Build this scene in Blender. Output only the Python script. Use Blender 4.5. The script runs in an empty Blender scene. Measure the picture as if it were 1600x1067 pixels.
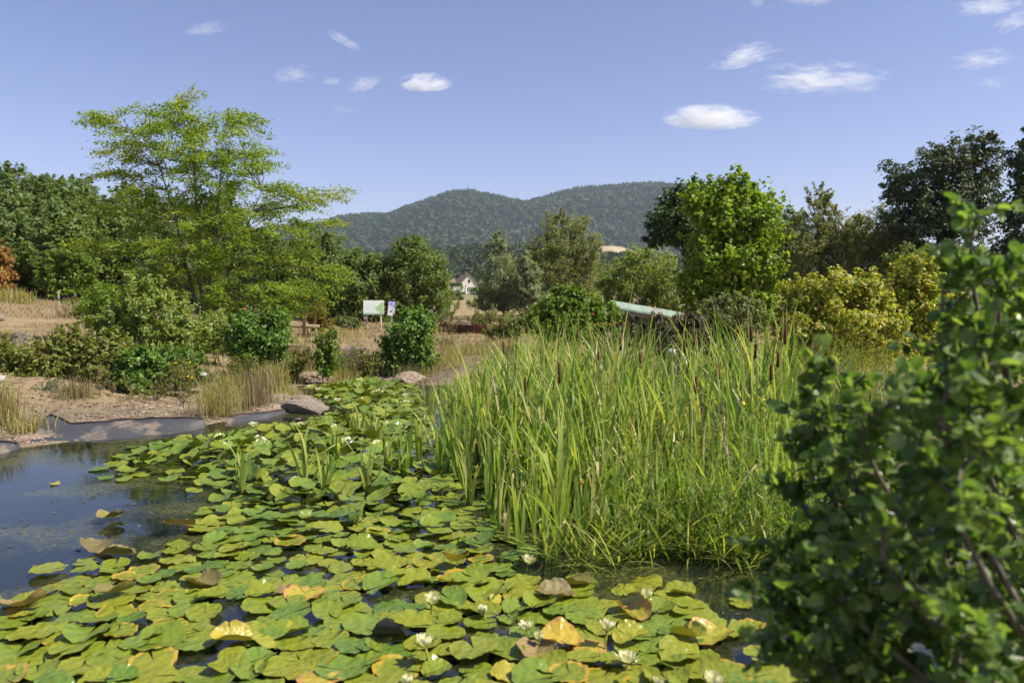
import bpy, math, random
import numpy as np
from mathutils import Vector, Matrix

# ------------------------------------------------------------------ camera, world, sun, exposure
SC = bpy.context.scene
COL = SC.collection
R = np.random.default_rng(11)
random.seed(11)
F = 1200.0                      # focal length in photo pixels (photo 1600 wide)
CZ = 1.9                        # eye height above the water
PITCH = math.atan((533.5 - 455.0) / F)
cam_d = bpy.data.cameras.new('camera')
cam_d.sensor_width = 36.0
cam_d.lens = 36.0 * F / 1600.0
cam_d.clip_start = 0.05
cam_d.clip_end = 20000.0
cam_d.dof.use_dof = True
cam_d.dof.focus_distance = 11.0
cam_d.dof.aperture_fstop = 2.2
cam = bpy.data.objects.new('camera', cam_d)
COL.objects.link(cam)
cam.location = (0, 0, CZ)
cam.rotation_euler = (math.pi / 2 - PITCH, 0, 0)
SC.camera = cam

SUN_AZ, SUN_EL = math.radians(106), math.radians(51)
SDIR = Vector((math.sin(SUN_AZ) * math.cos(SUN_EL), math.cos(SUN_AZ) * math.cos(SUN_EL), math.sin(SUN_EL)))
sun_d = bpy.data.lights.new('sun', 'SUN')
sun_d.energy = 4.8
sun_d.angle = math.radians(0.53)
sun_d.color = (1.0, 0.925, 0.79)
sun = bpy.data.objects.new('sun', sun_d)
COL.objects.link(sun)
sun.location = (30, -10, 40)
sun.rotation_euler = (-SDIR).to_track_quat('-Z', 'Y').to_euler()

W = bpy.data.worlds.new('World')
SC.world = W
W.use_nodes = True
wn = W.node_tree
wn.nodes.clear()
sky = wn.nodes.new('ShaderNodeTexSky')
sky.sky_type = 'NISHITA'
sky.sun_disc = False
sky.sun_elevation = SUN_EL
sky.sun_rotation = SUN_AZ
sky.altitude = 300
sky.air_density = 1.0
sky.dust_density = 0.6
sky.ozone_density = 3.0
tint = wn.nodes.new('ShaderNodeMix')
tint.data_type = 'RGBA'
tint.blend_type = 'MULTIPLY'
tint.inputs[0].default_value = 1.0
tint.inputs[7].default_value = (1.13, 0.945, 1.10, 1)
bg = wn.nodes.new('ShaderNodeBackground')
bg.inputs[1].default_value = 0.075
wo = wn.nodes.new('ShaderNodeOutputWorld')
wn.links.new(sky.outputs[0], tint.inputs[6])
wn.links.new(tint.outputs[2], bg.inputs[0])
wn.links.new(bg.outputs[0], wo.inputs[0])

vs = SC.view_settings
vs.view_transform = 'Standard'
vs.look = 'None'
vs.exposure = 0.85
vs.gamma = 1.0
vs.use_curve_mapping = False
SC.render.engine = 'CYCLES'
cy = SC.cycles
cy.max_bounces = 8
cy.diffuse_bounces = 4
cy.glossy_bounces = 3
cy.transmission_bounces = 5
cy.transparent_max_bounces = 8
cy.volume_bounces = 3
cy.volume_step_rate = 0.6
cy.use_denoising = True
cy.sample_clamp_indirect = 4.0
cy.caustics_reflective = False
cy.caustics_refractive = False

# ------------------------------------------------------------------ pixel <-> place helpers (photo pixels, 1600 x 1067)
_cp, _sp = math.cos(PITCH), math.sin(PITCH)


def ray(px, py):
    x = (px - 800.0) / F
    v = (533.5 - py) / F
    return x, _cp + v * _sp, -_sp + v * _cp


def P(px, py, Y):
    d = ray(px, py)
    t = Y / d[1]
    return np.array((d[0] * t, Y, CZ + d[2] * t))


def G(px, py, z=0.0):
    d = ray(px, py)
    t = (z - CZ) / d[2]
    return np.array((d[0] * t, d[1] * t, z))


def proj(p):
    p = np.asarray(p, float)
    x, y, z = p[..., 0], p[..., 1], p[..., 2] - CZ
    dep = y * _cp - z * _sp
    up = y * _sp + z * _cp
    dep = np.where(dep < 0.05, 0.05, dep)
    return 800 + F * x / dep, 533.5 - F * up / dep, dep


def smooth(t):
    t = np.clip(t, 0, 1)
    return t * t * (3 - 2 * t)


def vnoise(x, y, seed=0, octaves=3):
    """cheap value noise, vectorised, about 0..1"""
    x = np.asarray(x, float)
    y = np.asarray(y, float)
    tot = np.zeros(np.broadcast(x, y).shape)
    amp, s, norm = 1.0, 1.0, 0.0
    for o in range(octaves):
        xi, yi = np.floor(x * s), np.floor(y * s)
        fx, fy = x * s - xi, y * s - yi
        fx, fy = fx * fx * (3 - 2 * fx), fy * fy * (3 - 2 * fy)

        def h(a, b):
            v = np.sin(a * 127.1 + b * 311.7 + (seed + o) * 74.7) * 43758.5453
            return v - np.floor(v)
        tot += amp * ((h(xi, yi) * (1 - fx) + h(xi + 1, yi) * fx) * (1 - fy) + (h(xi, yi + 1) * (1 - fx) + h(xi + 1, yi + 1) * fx) * fy)
        norm += amp
        amp *= 0.5
        s *= 2.03
    return tot / norm


def poly_sd(x, y, poly):
    """signed distance to a polygon, positive inside"""
    x = np.asarray(x, float)
    y = np.asarray(y, float)
    d = np.full(x.shape, 1e18)
    ins = np.zeros(x.shape, bool)
    n = len(poly)
    for i in range(n):
        ax, ay = poly[i]
        bx, by = poly[(i + 1) % n]
        ex, ey = bx - ax, by - ay
        t = np.clip(((x - ax) * ex + (y - ay) * ey) / (ex * ex + ey * ey), 0, 1)
        d = np.minimum(d, (x - ax - t * ex) ** 2 + (y - ay - t * ey) ** 2)
        c = ((ay > y) != (by > y)) & (x < ex * (y - ay) / (ey if abs(ey) > 1e-12 else 1e-12) + ax)
        ins ^= c
    d = np.sqrt(d)
    return np.where(ins, d, -d)


POND = [(-13, 1.2), (-12, 6.5), (-8, 8.2), (-6.3, 8.9), (-5.7, 9.55), (-5.0, 10.1), (-4.3, 10.9), (-3.9, 11.7), (-3.2, 12.2), (-3.1, 13.0),
        (-3.9, 14.3), (-4.3, 15.3), (-3.6, 16.2), (-2.2, 16.4), (-1.7, 15.4), (0.2, 15.6), (2.6, 14.2), (4.6, 11.5), (5.2, 8.0), (4.4, 5.2), (3.0, 3.4), (2.2, 1.9), (0, 1.2)]


def land(x, y):
    x = np.asarray(x, float)
    y = np.asarray(y, float)
    z = 0.42 + 0 * x
    z = z + 1.5 * smooth((-x - 5.5) / 34) * smooth((y - 6) / 14)
    z = z + 10.5 * smooth((y - 40) / 70) * smooth((-x - 12) / 55)
    z = z + 1.2 * smooth((y - 20) / 40) * smooth((x - 14) / 30)
    z = z + 0.10 * (vnoise(x * 0.35, y * 0.35, 3) - 0.5) + 0.05 * (vnoise(x * 2.1, y * 2.1, 5) - 0.5)
    return z


def gz(x, y):
    x = np.asarray(x, float)
    y = np.asarray(y, float)
    sd = poly_sd(x, y, POND)
    edge = 2.0 + 3.8 * smooth((-x - 1.5) / 2.0)
    out = 0.01 + (land(x, y) - 0.01) * smooth((-sd + 0.03) / edge) + (0.05 * (vnoise(x * 1.7, y * 1.7, 9) - 0.45) + 0.07 * (vnoise(x * 3.1, y * 3.1, 13) - 0.42)) * smooth(-sd / 0.5)
    inn = -0.02 - 0.6 * smooth(sd / 1.2)
    return np.where(sd > 0, inn, out)


def gz1(x, y):
    return float(gz(np.array([x]), np.array([y]))[0])


def GT(px, py):
    """where the line of sight through a photo pixel meets the ground"""
    Y = np.concatenate([np.arange(2, 60, 0.05), np.arange(60, 400, 0.5)])
    d = ray(px, py)
    X, Z = d[0] / d[1] * Y, CZ + d[2] / d[1] * Y
    hit = np.nonzero(gz(X, Y) > Z)[0]
    i = hit[0] if len(hit) else len(Y) - 1
    return np.array((X[i], Y[i], float(gz(X[i:i + 1], Y[i:i + 1])[0])))


# ------------------------------------------------------------------ object helpers
def tag(o, label=None, cat=None, group=None, kind=None):
    if label:
        o['label'] = label
    if cat:
        o['category'] = cat
    if group:
        o['group'] = group
    if kind:
        o['kind'] = kind
    return o


def empty(name, loc, label, cat, group=None):
    o = bpy.data.objects.new(name, None)
    o.empty_display_size = 0.1
    COL.objects.link(o)
    o.location = tuple(float(c) for c in loc)
    return tag(o, label, cat, group)


def np_mesh(name, V, Fs, mats, mi=None, smooth_shade=False, uv=None, attr=None):
    """V (n,3); Fs list of (m,k) index arrays; mi one material index per array"""
    me = bpy.data.meshes.new(name)
    V = np.ascontiguousarray(V, dtype=np.float32)
    me.vertices.add(len(V))
    me.vertices.foreach_set('co', V.ravel())
    Fs = [np.asarray(f, dtype=np.int32) for f in Fs]
    loops = np.concatenate([f.ravel() for f in Fs])
    tot = np.concatenate([np.full(len(f), f.shape[1], np.int32) for f in Fs])
    start = np.concatenate([[0], np.cumsum(tot)[:-1]]).astype(np.int32)
    me.loops.add(len(loops))
    me.loops.foreach_set('vertex_index', loops)
    me.polygons.add(len(tot))
    me.polygons.foreach_set('loop_start', start)
    me.polygons.foreach_set('loop_total', tot)
    if mi is not None:
        me.polygons.foreach_set('material_index', np.concatenate([np.full(len(f), m, np.int32) for f, m in zip(Fs, mi)]))
    me.polygons.foreach_set('use_smooth', np.full(len(tot), bool(smooth_shade)))
    if uv is not None:
        l = me.uv_layers.new(name='UVMap')
        l.data.foreach_set('uv', np.asarray(uv, np.float32)[loops].ravel())
    if attr:
        for k, a in attr.items():
            at = me.attributes.new(k, 'FLOAT', 'POINT')
            at.data.foreach_set('value', np.asarray(a, np.float32))
    for m in (mats if isinstance(mats, (list, tuple)) else [mats]):
        me.materials.append(m)
    me.update(calc_edges=True)
    return me


def ob(name, me, parent=None, loc=(0, 0, 0), rot=(0, 0, 0), scale=(1, 1, 1)):
    o = bpy.data.objects.new(name, me)
    COL.objects.link(o)
    if parent:
        o.parent = parent
    o.location = tuple(float(c) for c in loc)
    o.rotation_euler = tuple(float(c) for c in rot)
    o.scale = tuple(float(c) for c in scale)
    return o


class MB:
    """collects shapes into one mesh"""

    def __init__(s):
        s.V, s.F, s.n = [], {}, 0

    def add(s, V, Fs, m=0):
        V = np.asarray(V, float)
        for f in Fs:
            f = np.asarray(f, np.int32)
            s.F.setdefault((f.shape[1], m), []).append(f + s.n)
        s.V.append(V)
        s.n += len(V)
        return s

    def box(s, c, size, rz=0.0, m=0, tilt=None):
        sx, sy, sz = [q / 2 for q in size]
        V = np.array([(a * sx, b * sy, d * sz) for d in (-1, 1) for b in (-1, 1) for a in (-1, 1)], float)
        M = np.array((Matrix.Rotation(rz, 3, 'Z') @ (Matrix.Rotation(tilt[1], 3, tilt[0]) if tilt else Matrix.Identity(3))))
        V = V @ M.T + np.asarray(c, float)
        return s.add(V, [np.array([(0, 2, 3, 1), (4, 5, 7, 6), (0, 1, 5, 4), (2, 6, 7, 3), (0, 4, 6, 2), (1, 3, 7, 5)])], m)

    def tube(s, pts, rad, n=6, m=0):
        pts = np.asarray(pts, float)
        k = len(pts)
        rad = np.broadcast_to(np.asarray(rad, float), (k,))
        T = np.gradient(pts, axis=0)
        T /= np.linalg.norm(T, axis=1)[:, None] + 1e-9
        ref = np.array((0.31, 0.95, 0.05)) if abs(T[0, 2]) > 0.7 else np.array((0, 0.1, 1.0))
        A = np.cross(T, ref)
        A /= np.linalg.norm(A, axis=1)[:, None] + 1e-9
        B = np.cross(T, A)
        an = np.linspace(0, 2 * math.pi, n, endpoint=False)
        V = (pts[:, None] + rad[:, None, None] * (np.cos(an)[None, :, None] * A[:, None] + np.sin(an)[None, :, None] * B[:, None])).reshape(-1, 3)
        i = np.arange(n)
        j = (i + 1) % n
        Fq = np.concatenate([np.stack([q * n + i, q * n + j, (q + 1) * n + j, (q + 1) * n + i], 1) for q in range(k - 1)])
        return s.add(V, [Fq, (k - 1) * n + np.arange(n)[None, :]], m)

    def mesh(s, name, mats, smooth_shade=False):
        Fs, mi = [], []
        for (k, m), l in s.F.items():
            Fs.append(np.concatenate(l))
            mi.append(m)
        return np_mesh(name, np.concatenate(s.V), Fs, mats, mi, smooth_shade)

    def build(s, name, mats, parent=None, loc=(0, 0, 0), smooth_shade=False, rot=(0, 0, 0)):
        return ob(name, s.mesh(name, mats, smooth_shade), parent, loc, rot)


# ------------------------------------------------------------------ materials
class NT:
    def __init__(s, name):
        s.m = bpy.data.materials.new(name)
        s.m.use_nodes = True
        s.t = s.m.node_tree
        s.t.nodes.clear()
        s.out = s.n('ShaderNodeOutputMaterial')

    def n(s, typ, **kw):
        x = s.t.nodes.new(typ)
        for k, v in kw.items():
            setattr(x, k, v)
        return x

    def l(s, a, b):
        s.t.links.new(a, b)

    def set(s, sock, v):
        if isinstance(v, bpy.types.NodeSocket):
            s.l(v, sock)
        elif isinstance(v, (tuple, list)) and len(v) == 3 and sock.type == 'RGBA':
            sock.default_value = (*v, 1)
        else:
            sock.default_value = v

    def math(s, op, a, b=0.0, c=0.0, clamp=False):
        x = s.n('ShaderNodeMath', operation=op, use_clamp=clamp)
        for i, v in enumerate((a, b, c)):
            s.set(x.inputs[i], v)
        return x.outputs[0]

    def mix(s, f, a, b, blend='MIX'):
        x = s.n('ShaderNodeMix', data_type='RGBA', blend_type=blend)
        s.set(x.inputs[0], f)
        s.set(x.inputs[6], a)
        s.set(x.inputs[7], b)
        return x.outputs[2]

    def ramp(s, f, stops, interp='LINEAR'):
        x = s.n('ShaderNodeValToRGB')
        cr = x.color_ramp
        cr.interpolation = interp
        while len(cr.elements) < len(stops):
            cr.elements.new(0.5)
        for e, (p, c) in zip(cr.elements, stops):
            e.position = p
            e.color = (*c, 1) if len(c) == 3 else c
        s.l(f, x.inputs[0])
        return x.outputs[0]

    def noise(s, scale, detail=4, rough=0.55, vec=None, dist=0.0):
        x = s.n('ShaderNodeTexNoise')
        x.inputs['Scale'].default_value = scale
        x.inputs['Detail'].default_value = detail
        x.inputs['Roughness'].default_value = rough
        x.inputs['Distortion'].default_value = dist
        if vec is not None:
            s.l(vec, x.inputs['Vector'])
        return x.outputs[0]

    def coord(s, which='Object'):
        return s.n('ShaderNodeTexCoord').outputs[which]

    def island(s):
        a = s.n('ShaderNodeNewGeometry').outputs['Random Per Island']
        b = s.n('ShaderNodeObjectInfo').outputs['Random']
        return s.math('FRACT', s.math('ADD', a, b))

    def bump(s, h, strength=0.4, dist=0.02):
        x = s.n('ShaderNodeBump')
        x.inputs['Strength'].default_value = strength
        x.inputs['Distance'].default_value = dist
        s.l(h, x.inputs['Height'])
        return x.outputs[0]

    def pbr(s, col, rough=0.6, spec=0.5, normal=None, metal=0.0):
        x = s.n('ShaderNodeBsdfPrincipled')
        s.set(x.inputs['Base Color'], col)
        s.set(x.inputs['Roughness'], rough)
        s.set(x.inputs['Specular IOR Level'], spec)
        x.inputs['Metallic'].default_value = metal
        if normal is not None:
            s.l(normal, x.inputs['Normal'])
        return x

    def done(s, sh):
        s.l(sh.outputs[0] if hasattr(sh, 'outputs') else sh, s.out.inputs[0])
        return s.m


def ramp_stops(cols):
    n = len(cols)
    return [((i + 0.5) / n if n > 1 else 0.5, c) for i, c in enumerate(cols)]


LIFT = {'woodland_leaf': 1.3, 'greyish_woodland_leaf': 1.3, 'olive_woodland_leaf': 1.3, 'dark_oak_leaf': 1.5, 'dark_pine_leaf': 1.35, 'willow_leaf': 1.3, 'brownish_willow_leaf': 1.35, 'pale_bush_leaf': 1.25,
        'green_bush_leaf': 1.45, 'silver_willow_leaf': 1.2, 'bright_tree_leaf': 1.15, 'bramble_leaf': 1.2, 'grey_green_leaf': 1.15, 'golden_leaf': 1.15}


def leaf_mat(name, cols, rough=0.5, trans=0.35, spec=0.4, tcol=(1.5, 1.55, 0.6), patch=None):
    cols = [tuple(v * LIFT.get(name, 1.0) for v in c) for c in cols]
    trans = min(.52, trans + .06) if 'far' not in name else trans
    t = NT(name)
    c = t.ramp(t.island(), ramp_stops(cols))
    if patch:   # slow drift of hue over the crown, as real crowns have
        c = t.mix(t.ramp(t.noise(patch[0], 2), [(0.42, (0, 0, 0)), (0.62, (1, 1, 1))]), c, patch[1])
    p = t.pbr(c, rough, spec)
    tr = t.n('ShaderNodeBsdfTranslucent')
    t.l(t.mix(1.0, c, tcol, 'MULTIPLY'), tr.inputs[0])
    ms = t.n('ShaderNodeMixShader')
    ms.inputs[0].default_value = trans
    t.l(p.outputs[0], ms.inputs[1])
    t.l(tr.outputs[0], ms.inputs[2])
    return t.done(ms)


def simple_mat(name, col, rough=0.7, var=0.25, scale=8.0, spec=0.3, bump=0.3, dist=0.01):
    t = NT(name)
    nz = t.noise(scale, 5, 0.6, t.coord())
    lo = tuple(c * (1 - var) for c in col)
    hi = tuple(min(1, c * (1 + var)) for c in col)
    c = t.ramp(nz, [(0.3, lo), (0.7, hi)])
    return t.done(t.pbr(c, rough, spec, t.bump(nz, bump, dist)))


M = {}
M['bark'] = simple_mat('bark', (0.13, 0.11, 0.09), 0.85, 0.4, 14)
M['pale_bark'] = simple_mat('pale_bark', (0.3, 0.28, 0.24), 0.8, 0.4, 14)
M['twig'] = simple_mat('twig', (0.12, 0.13, 0.06), 0.7, 0.3, 20)
M['locust'] = leaf_mat('locust_leaf', [(.08, .16, .022), (.12, .22, .026), (.17, .27, .03), (.21, .30, .034), (.28, .33, .04)], .5, .46)
M['locust_tip'] = leaf_mat('locust_tip_leaf', [(.30, .34, .035), (.40, .37, .05), (.33, .34, .045)], .5, .48)
M['wood1'] = leaf_mat('woodland_leaf', [(.07, .12, .03), (.09, .14, .036), (.115, .155, .045), (.14, .165, .05)], .55, .36)
M['wood2'] = leaf_mat('greyish_woodland_leaf', [(.09, .13, .05), (.12, .16, .065), (.15, .18, .075)], .55, .36)
M['wood3'] = leaf_mat('olive_woodland_leaf', [(.085, .13, .03), (.115, .16, .036), (.145, .18, .042)], .55, .36)
M['oak'] = leaf_mat('dark_oak_leaf', [(.022, .045, .012), (.032, .058, .016), (.045, .075, .02)], .45, .2)
M['maple'] = leaf_mat('bright_tree_leaf', [(.09, .16, .012), (.14, .22, .016), (.19, .27, .022), (.23, .29, .028)], .45, .42)
M['silver'] = leaf_mat('silver_willow_leaf', [(.13, .165, .085), (.18, .215, .115), (.25, .28, .17)], .5, .35)
M['willow'] = leaf_mat('willow_leaf', [(.12, .14, .04), (.15, .17, .05), (.19, .20, .065), (.15, .16, .055)], .5, .36)
M['willow_br'] = leaf_mat('brownish_willow_leaf', [(.12, .145, .05), (.155, .18, .06), (.19, .20, .07), (.20, .185, .075)], .5, .4)
M['pine'] = leaf_mat('dark_pine_leaf', [(.034, .054, .022), (.048, .07, .028), (.065, .088, .036)], .5, .15)
M['gold'] = leaf_mat('golden_leaf', [(.19, .25, .03), (.27, .30, .04), (.35, .32, .05), (.16, .23, .028), (.35, .27, .06)], .45, .38)
M['gold_low'] = leaf_mat('yellow_green_leaf', [(.10, .14, .014), (.16, .19, .02), (.22, .22, .025)], .45, .38)
M['orange'] = leaf_mat('orange_leaf', [(.34, .17, .045), (.40, .21, .06), (.26, .17, .045)], .5, .3)
M['salix'] = leaf_mat('pale_bush_leaf', [(.15, .20, .04), (.21, .26, .06), (.27, .31, .10), (.12, .17, .03)], .42, .4)
M['bush'] = leaf_mat('green_bush_leaf', [(.05, .10, .018), (.075, .135, .022), (.105, .175, .03), (.14, .21, .045)], .4, .38)
M['bushlight'] = leaf_mat('light_green_bush_leaf', [(.10, .17, .018), (.145, .22, .026), (.19, .27, .04)], .42, .4)
M['bramble'] = leaf_mat('bramble_leaf', [(.10, .13, .022), (.14, .17, .03), (.18, .20, .035), (.16, .13, .045)], .5, .35)
M['dryherb'] = leaf_mat('dry_herb_leaf', [(.20, .165, .085), (.25, .21, .11), (.17, .16, .065), (.15, .17, .05)], .7, .3)
M['greyherb'] = leaf_mat('grey_herb_leaf', [(.11, .13, .085), (.15, .17, .12), (.09, .12, .06)], .6, .25)
M['purplebush'] = leaf_mat('purple_brown_leaf', [(.09, .065, .05), (.12, .085, .06), (.085, .09, .04)], .5, .25)
M['greybush'] = leaf_mat('grey_green_leaf', [(.11, .13, .045), (.16, .175, .07), (.21, .22, .10)], .45, .35)
M['reed'] = leaf_mat('reed_leaf', [(.07, .13, .028), (.12, .20, .04), (.22, .31, .06), (.30, .37, .085), (.37, .40, .11), (.18, .26, .05), (.48, .43, .20)], .42, .42)
M['reed2'] = leaf_mat('cattail_leaf', [(.12, .20, .04), (.20, .29, .06), (.30, .38, .09), (.38, .42, .11)], .40, .42)
M['reed_dry'] = leaf_mat('dry_reed_leaf', [(.44, .38, .19), (.38, .33, .15)], .6, .3)
M['herb'] = leaf_mat('marsh_herb_leaf', [(.12, .20, .03), (.18, .26, .045), (.24, .30, .06)], .45, .4)
M['straw'] = leaf_mat('straw_grass', [(.29, .225, .13), (.35, .275, .165), (.25, .20, .11), (.22, .19, .09)], .7, .3, .2, (1.2, 1.1, .8))
M['tallgrass'] = leaf_mat('tall_dry_grass', [(.30, .28, .10), (.38, .33, .13), (.24, .26, .07), (.44, .37, .19)], .6, .42)
M['stone'] = simple_mat('granite_stone', (0.27, 0.205, 0.15), 0.85, 0.4, 6, bump=0.7, dist=0.05)
M['stone_grey'] = simple_mat('grey_lichen_stone', (0.22, 0.185, 0.145), 0.9, 0.5, 9, bump=0.7, dist=0.05)
M['stone_dark'] = simple_mat('dark_lichen_stone', (0.13, 0.11, 0.09), 0.9, 0.6, 7, bump=0.8, dist=0.05)
M['rust'] = simple_mat('rust_brown_wood', (0.15, 0.062, 0.03), 0.8, 0.3, 20)
M['plank'] = simple_mat('pale_plank', (0.42, 0.33, 0.21), 0.75, 0.2, 12)
M['post'] = simple_mat('pale_post_wood', (0.52, 0.45, 0.35), 0.75, 0.2, 12)
M['pale_stone'] = simple_mat('pale_stone', (0.42, 0.41, 0.38), 0.8, 0.2, 6)
M['white'] = simple_mat('white_paint', (0.78, 0.77, 0.73), 0.6, 0.05, 6)
M['dark'] = simple_mat('dark_wood', (0.04, 0.032, 0.028), 0.8, 0.3, 12)
M['pink'] = leaf_mat('pink_petal', [(.65, .12, .14), (.55, .09, .12)], .5, .3, .3, (1.3, .8, .8))
M['redflower'] = leaf_mat('red_petal', [(.60, .08, .03), (.65, .13, .04)], .5, .3, .3, (1.3, .8, .8))
M['purple'] = leaf_mat('purple_petal', [(.17, .09, .22), (.22, .12, .27), (.13, .07, .15)], .6, .25, .2, (1.2, 1, 1.2))
M['yellow'] = leaf_mat('yellow_petal', [(.75, .55, .02), (.80, .62, .03)], .5, .3, .3, (1.1, 1.1, .6))
M['head'] = simple_mat('cattail_head_brown', (0.10, 0.042, 0.02), 0.95, 0.3, 60)

# ------------------------------------------------------------------ ground
def grid_axis(lo, hi, a, b, fine, ratio=1.13):
    c = list(np.arange(a, b + 1e-6, fine))
    s, x = fine, b
    while x < hi:
        s *= ratio
        x += s
        c.append(min(x, hi))
    s, x = fine, a
    while x > lo:
        s *= ratio
        x -= s
        c.insert(0, max(x, lo))
    return np.unique(np.round(np.array(c), 5))


GX = grid_axis(-4200, 4200, -14, 9, 0.14)
GY = grid_axis(-150, 5200, 0, 22, 0.14)
xx, yy = np.meshgrid(GX, GY)
zz = gz(xx.ravel(), yy.ravel()).reshape(xx.shape)
nx, ny = len(GX), len(GY)
ii = (np.arange(ny - 1)[:, None] * nx + np.arange(nx - 1)[None, :]).ravel()
quads = np.stack([ii, ii + 1, ii + nx + 1, ii + nx], 1)
V = np.stack([xx.ravel(), yy.ravel(), zz.ravel()], 1)
sd_g = poly_sd(V[:, 0], V[:, 1], POND)
soil = np.clip(1 - (-sd_g - 1.1 - 1.2 * vnoise(V[:, 0] * .8, V[:, 1] * .8, 21)) / 1.0, 0, 1)
green = smooth((V[:, 1] - 46) / 6) * smooth((-V[:, 0] - 10) / 5) * (V[:, 1] < 200) + smooth((V[:, 1] - 110) / 80) * (0.25 + 0.75 * vnoise(V[:, 0] * .012, V[:, 1] * .012, 31))
t = NT('ground')
co = t.coord()
at1 = t.n('ShaderNodeAttribute', attribute_name='soil').outputs['Fac']
at2 = t.n('ShaderNodeAttribute', attribute_name='green').outputs['Fac']
n1, n2, n3 = t.noise(0.9, 6, .6, co), t.noise(14, 6, .65, co), t.noise(55, 4, .6, co)
dry = t.mix(n2, (.23, .17, .095), (.32, .245, .145))
dry = t.mix(t.ramp(n1, [(.45, (0, 0, 0)), (.65, (.75, .75, .75))]), dry, (.19, .155, .09))
earth = t.ramp(n2, [(.25, (.12, .092, .065)), (.5, (.20, .152, .105)), (.75, (.30, .235, .165))])
big = t.noise(2.3, 5, .7, co)
earth = t.mix(t.ramp(big, [(.40, (.75, .75, .75)), (.56, (0, 0, 0))]), earth, (.125, .10, .075))
earth = t.mix(t.ramp(n3, [(.55, (0, 0, 0)), (.7, (.6, .6, .6))]), earth, (.40, .33, .25))
c = t.mix(at1, dry, earth)
c = t.mix(at2, c, (.10, .13, .04))
M['ground'] = t.done(t.pbr(c, .95, .1, t.bump(t.math('ADD', n2, n3), .6, .03)))
g = ob('ground', np_mesh('ground', V, [quads], M['ground'], attr={'soil': soil, 'green': green}, smooth_shade=True))
tag(g, kind='structure')

# ------------------------------------------------------------------ pond water
t = NT('pond_water')
co = t.coord()
mat_n = t.noise(1.1, 5, .62, co)
fine = t.noise(26, 6, .7, co)
dirt = t.math('MULTIPLY', t.ramp(mat_n, [(.47, (0, 0, 0)), (.62, (1, 1, 1))]), t.ramp(fine, [(.40, (.15, .15, .15)), (.62, (1, 1, 1))]))
c = t.mix(dirt, (.008, .011, .009), t.ramp(fine, [(.35, (.04, .045, .015)), (.65, (.12, .12, .04))]))
bmp = t.bump(t.noise(5, 2, .5, co), .05, .02)
M['water'] = t.done(t.pbr(c, t.math('MULTIPLY_ADD', dirt, .22, .035), .5, bmp))
pts = np.array([(-13.6, 0.9), (-12.6, 7.0), (-8.4, 8.7), (-6.6, 9.4), (-5.9, 10.0), (-5.1, 10.6), (-4.6, 11.3), (-4.2, 12), (-3.6, 12.6), (-3.7, 13.2), (-4.5, 14.4),
                (-4.8, 15.5), (-3.8, 16.7), (-2.0, 16.9), (-1.4, 16), (0.4, 16.1), (2.9, 14.6), (5.1, 11.8), (5.7, 8), (4.9, 5), (3.5, 3.1), (2.6, 1.5), (0.1, 0.8)])
w = ob('pond_water', np_mesh('pond_water', np.column_stack([pts, np.zeros(len(pts))])[::-1], [np.arange(len(pts))[None, :]], M['water']))
tag(w, kind='structure')

# ------------------------------------------------------------------ far mountain, wooded hill, straw field
RIDGE_PX = np.array([(-900, 400), (-300, 372), (0, 350), (300, 352), (420, 368), (500, 357), (525, 351), (560, 339), (590, 336), (622, 336), (642, 327), (690, 310), (715, 303), (735, 302), (770, 309), (800, 316),
                     (822, 319), (870, 303), (905, 295), (960, 292), (1000, 291), (1045, 294), (1100, 303), (1180, 330), (1260, 352), (1400, 372), (1700, 388), (2400, 410)], float)
MY = 2500.0


def ridge_h(x):
    px = 800 + F * x / MY
    py = np.interp(px, RIDGE_PX[:, 0], RIDGE_PX[:, 1]) + 10
    return CZ + MY * (455 - py) / F


def mount_z(x, y):
    s = np.where(y < MY, smooth((y - 1350) / (MY - 1350)) ** 0.9, smooth((3600 - y) / (3600 - MY)))
    spur = 48 * (vnoise(x / 260.0, y / 520.0, 51) - .5) * smooth((y - 1350) / 300) * smooth((MY - y) / 350)
    return ridge_h(x) * s + spur - 1.5


def sheet(name, xs, ys, zf, mat):
    X, Y = np.meshgrid(xs, ys)
    Z = zf(X, Y)
    nx, ny = len(xs), len(ys)
    ii = (np.arange(ny - 1)[:, None] * nx + np.arange(nx - 1)[None, :]).ravel()
    o = ob(name, np_mesh(name, np.stack([X.ravel(), Y.ravel(), Z.ravel()], 1), [np.stack([ii, ii + 1, ii + nx + 1, ii + nx], 1)], mat, smooth_shade=True))
    return tag(o, kind='structure')


M['forest_floor'] = simple_mat('forest_floor', (.05, .06, .03), .95, .4, .02, bump=0)
sheet('mountain', np.linspace(-2900, 3000, 130), np.linspace(1350, 3600, 60), mount_z, M['forest_floor'])

HILL_PX = np.array([(-700, 440), (100, 425), (450, 410), (600, 398), (680, 392), (760, 388), (830, 390), (880, 394), (930, 398), (1000, 404), (1100, 412), (1400, 425), (2200, 440)], float)
HY = 760.0


def hill_z(x, y):
    px = 800 + F * x / HY
    h = CZ + HY * (455 - (np.interp(px, HILL_PX[:, 0], HILL_PX[:, 1]) + 9)) / F
    s = np.where(y < HY, smooth((y - 420) / (HY - 420)), smooth((1150 - y) / 390))
    return h * s - .8


sheet('wooded_hill', np.linspace(-900, 950, 60), np.linspace(420, 1150, 30), hill_z, M['forest_floor'])
M['field'] = simple_mat('stubble_field', (.36, .275, .175), .95, .15, .05, bump=0)


def field_z(x, y):
    return 1.9 + 1250 * (455 - 385) / F * (y - 860) / 400 - 7 * np.abs((x - 160) / 36) ** 2.2


sheet('stubble_field', np.linspace(105, 225, 14), np.linspace(860, 1265, 14), field_z, M['field'])


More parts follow.
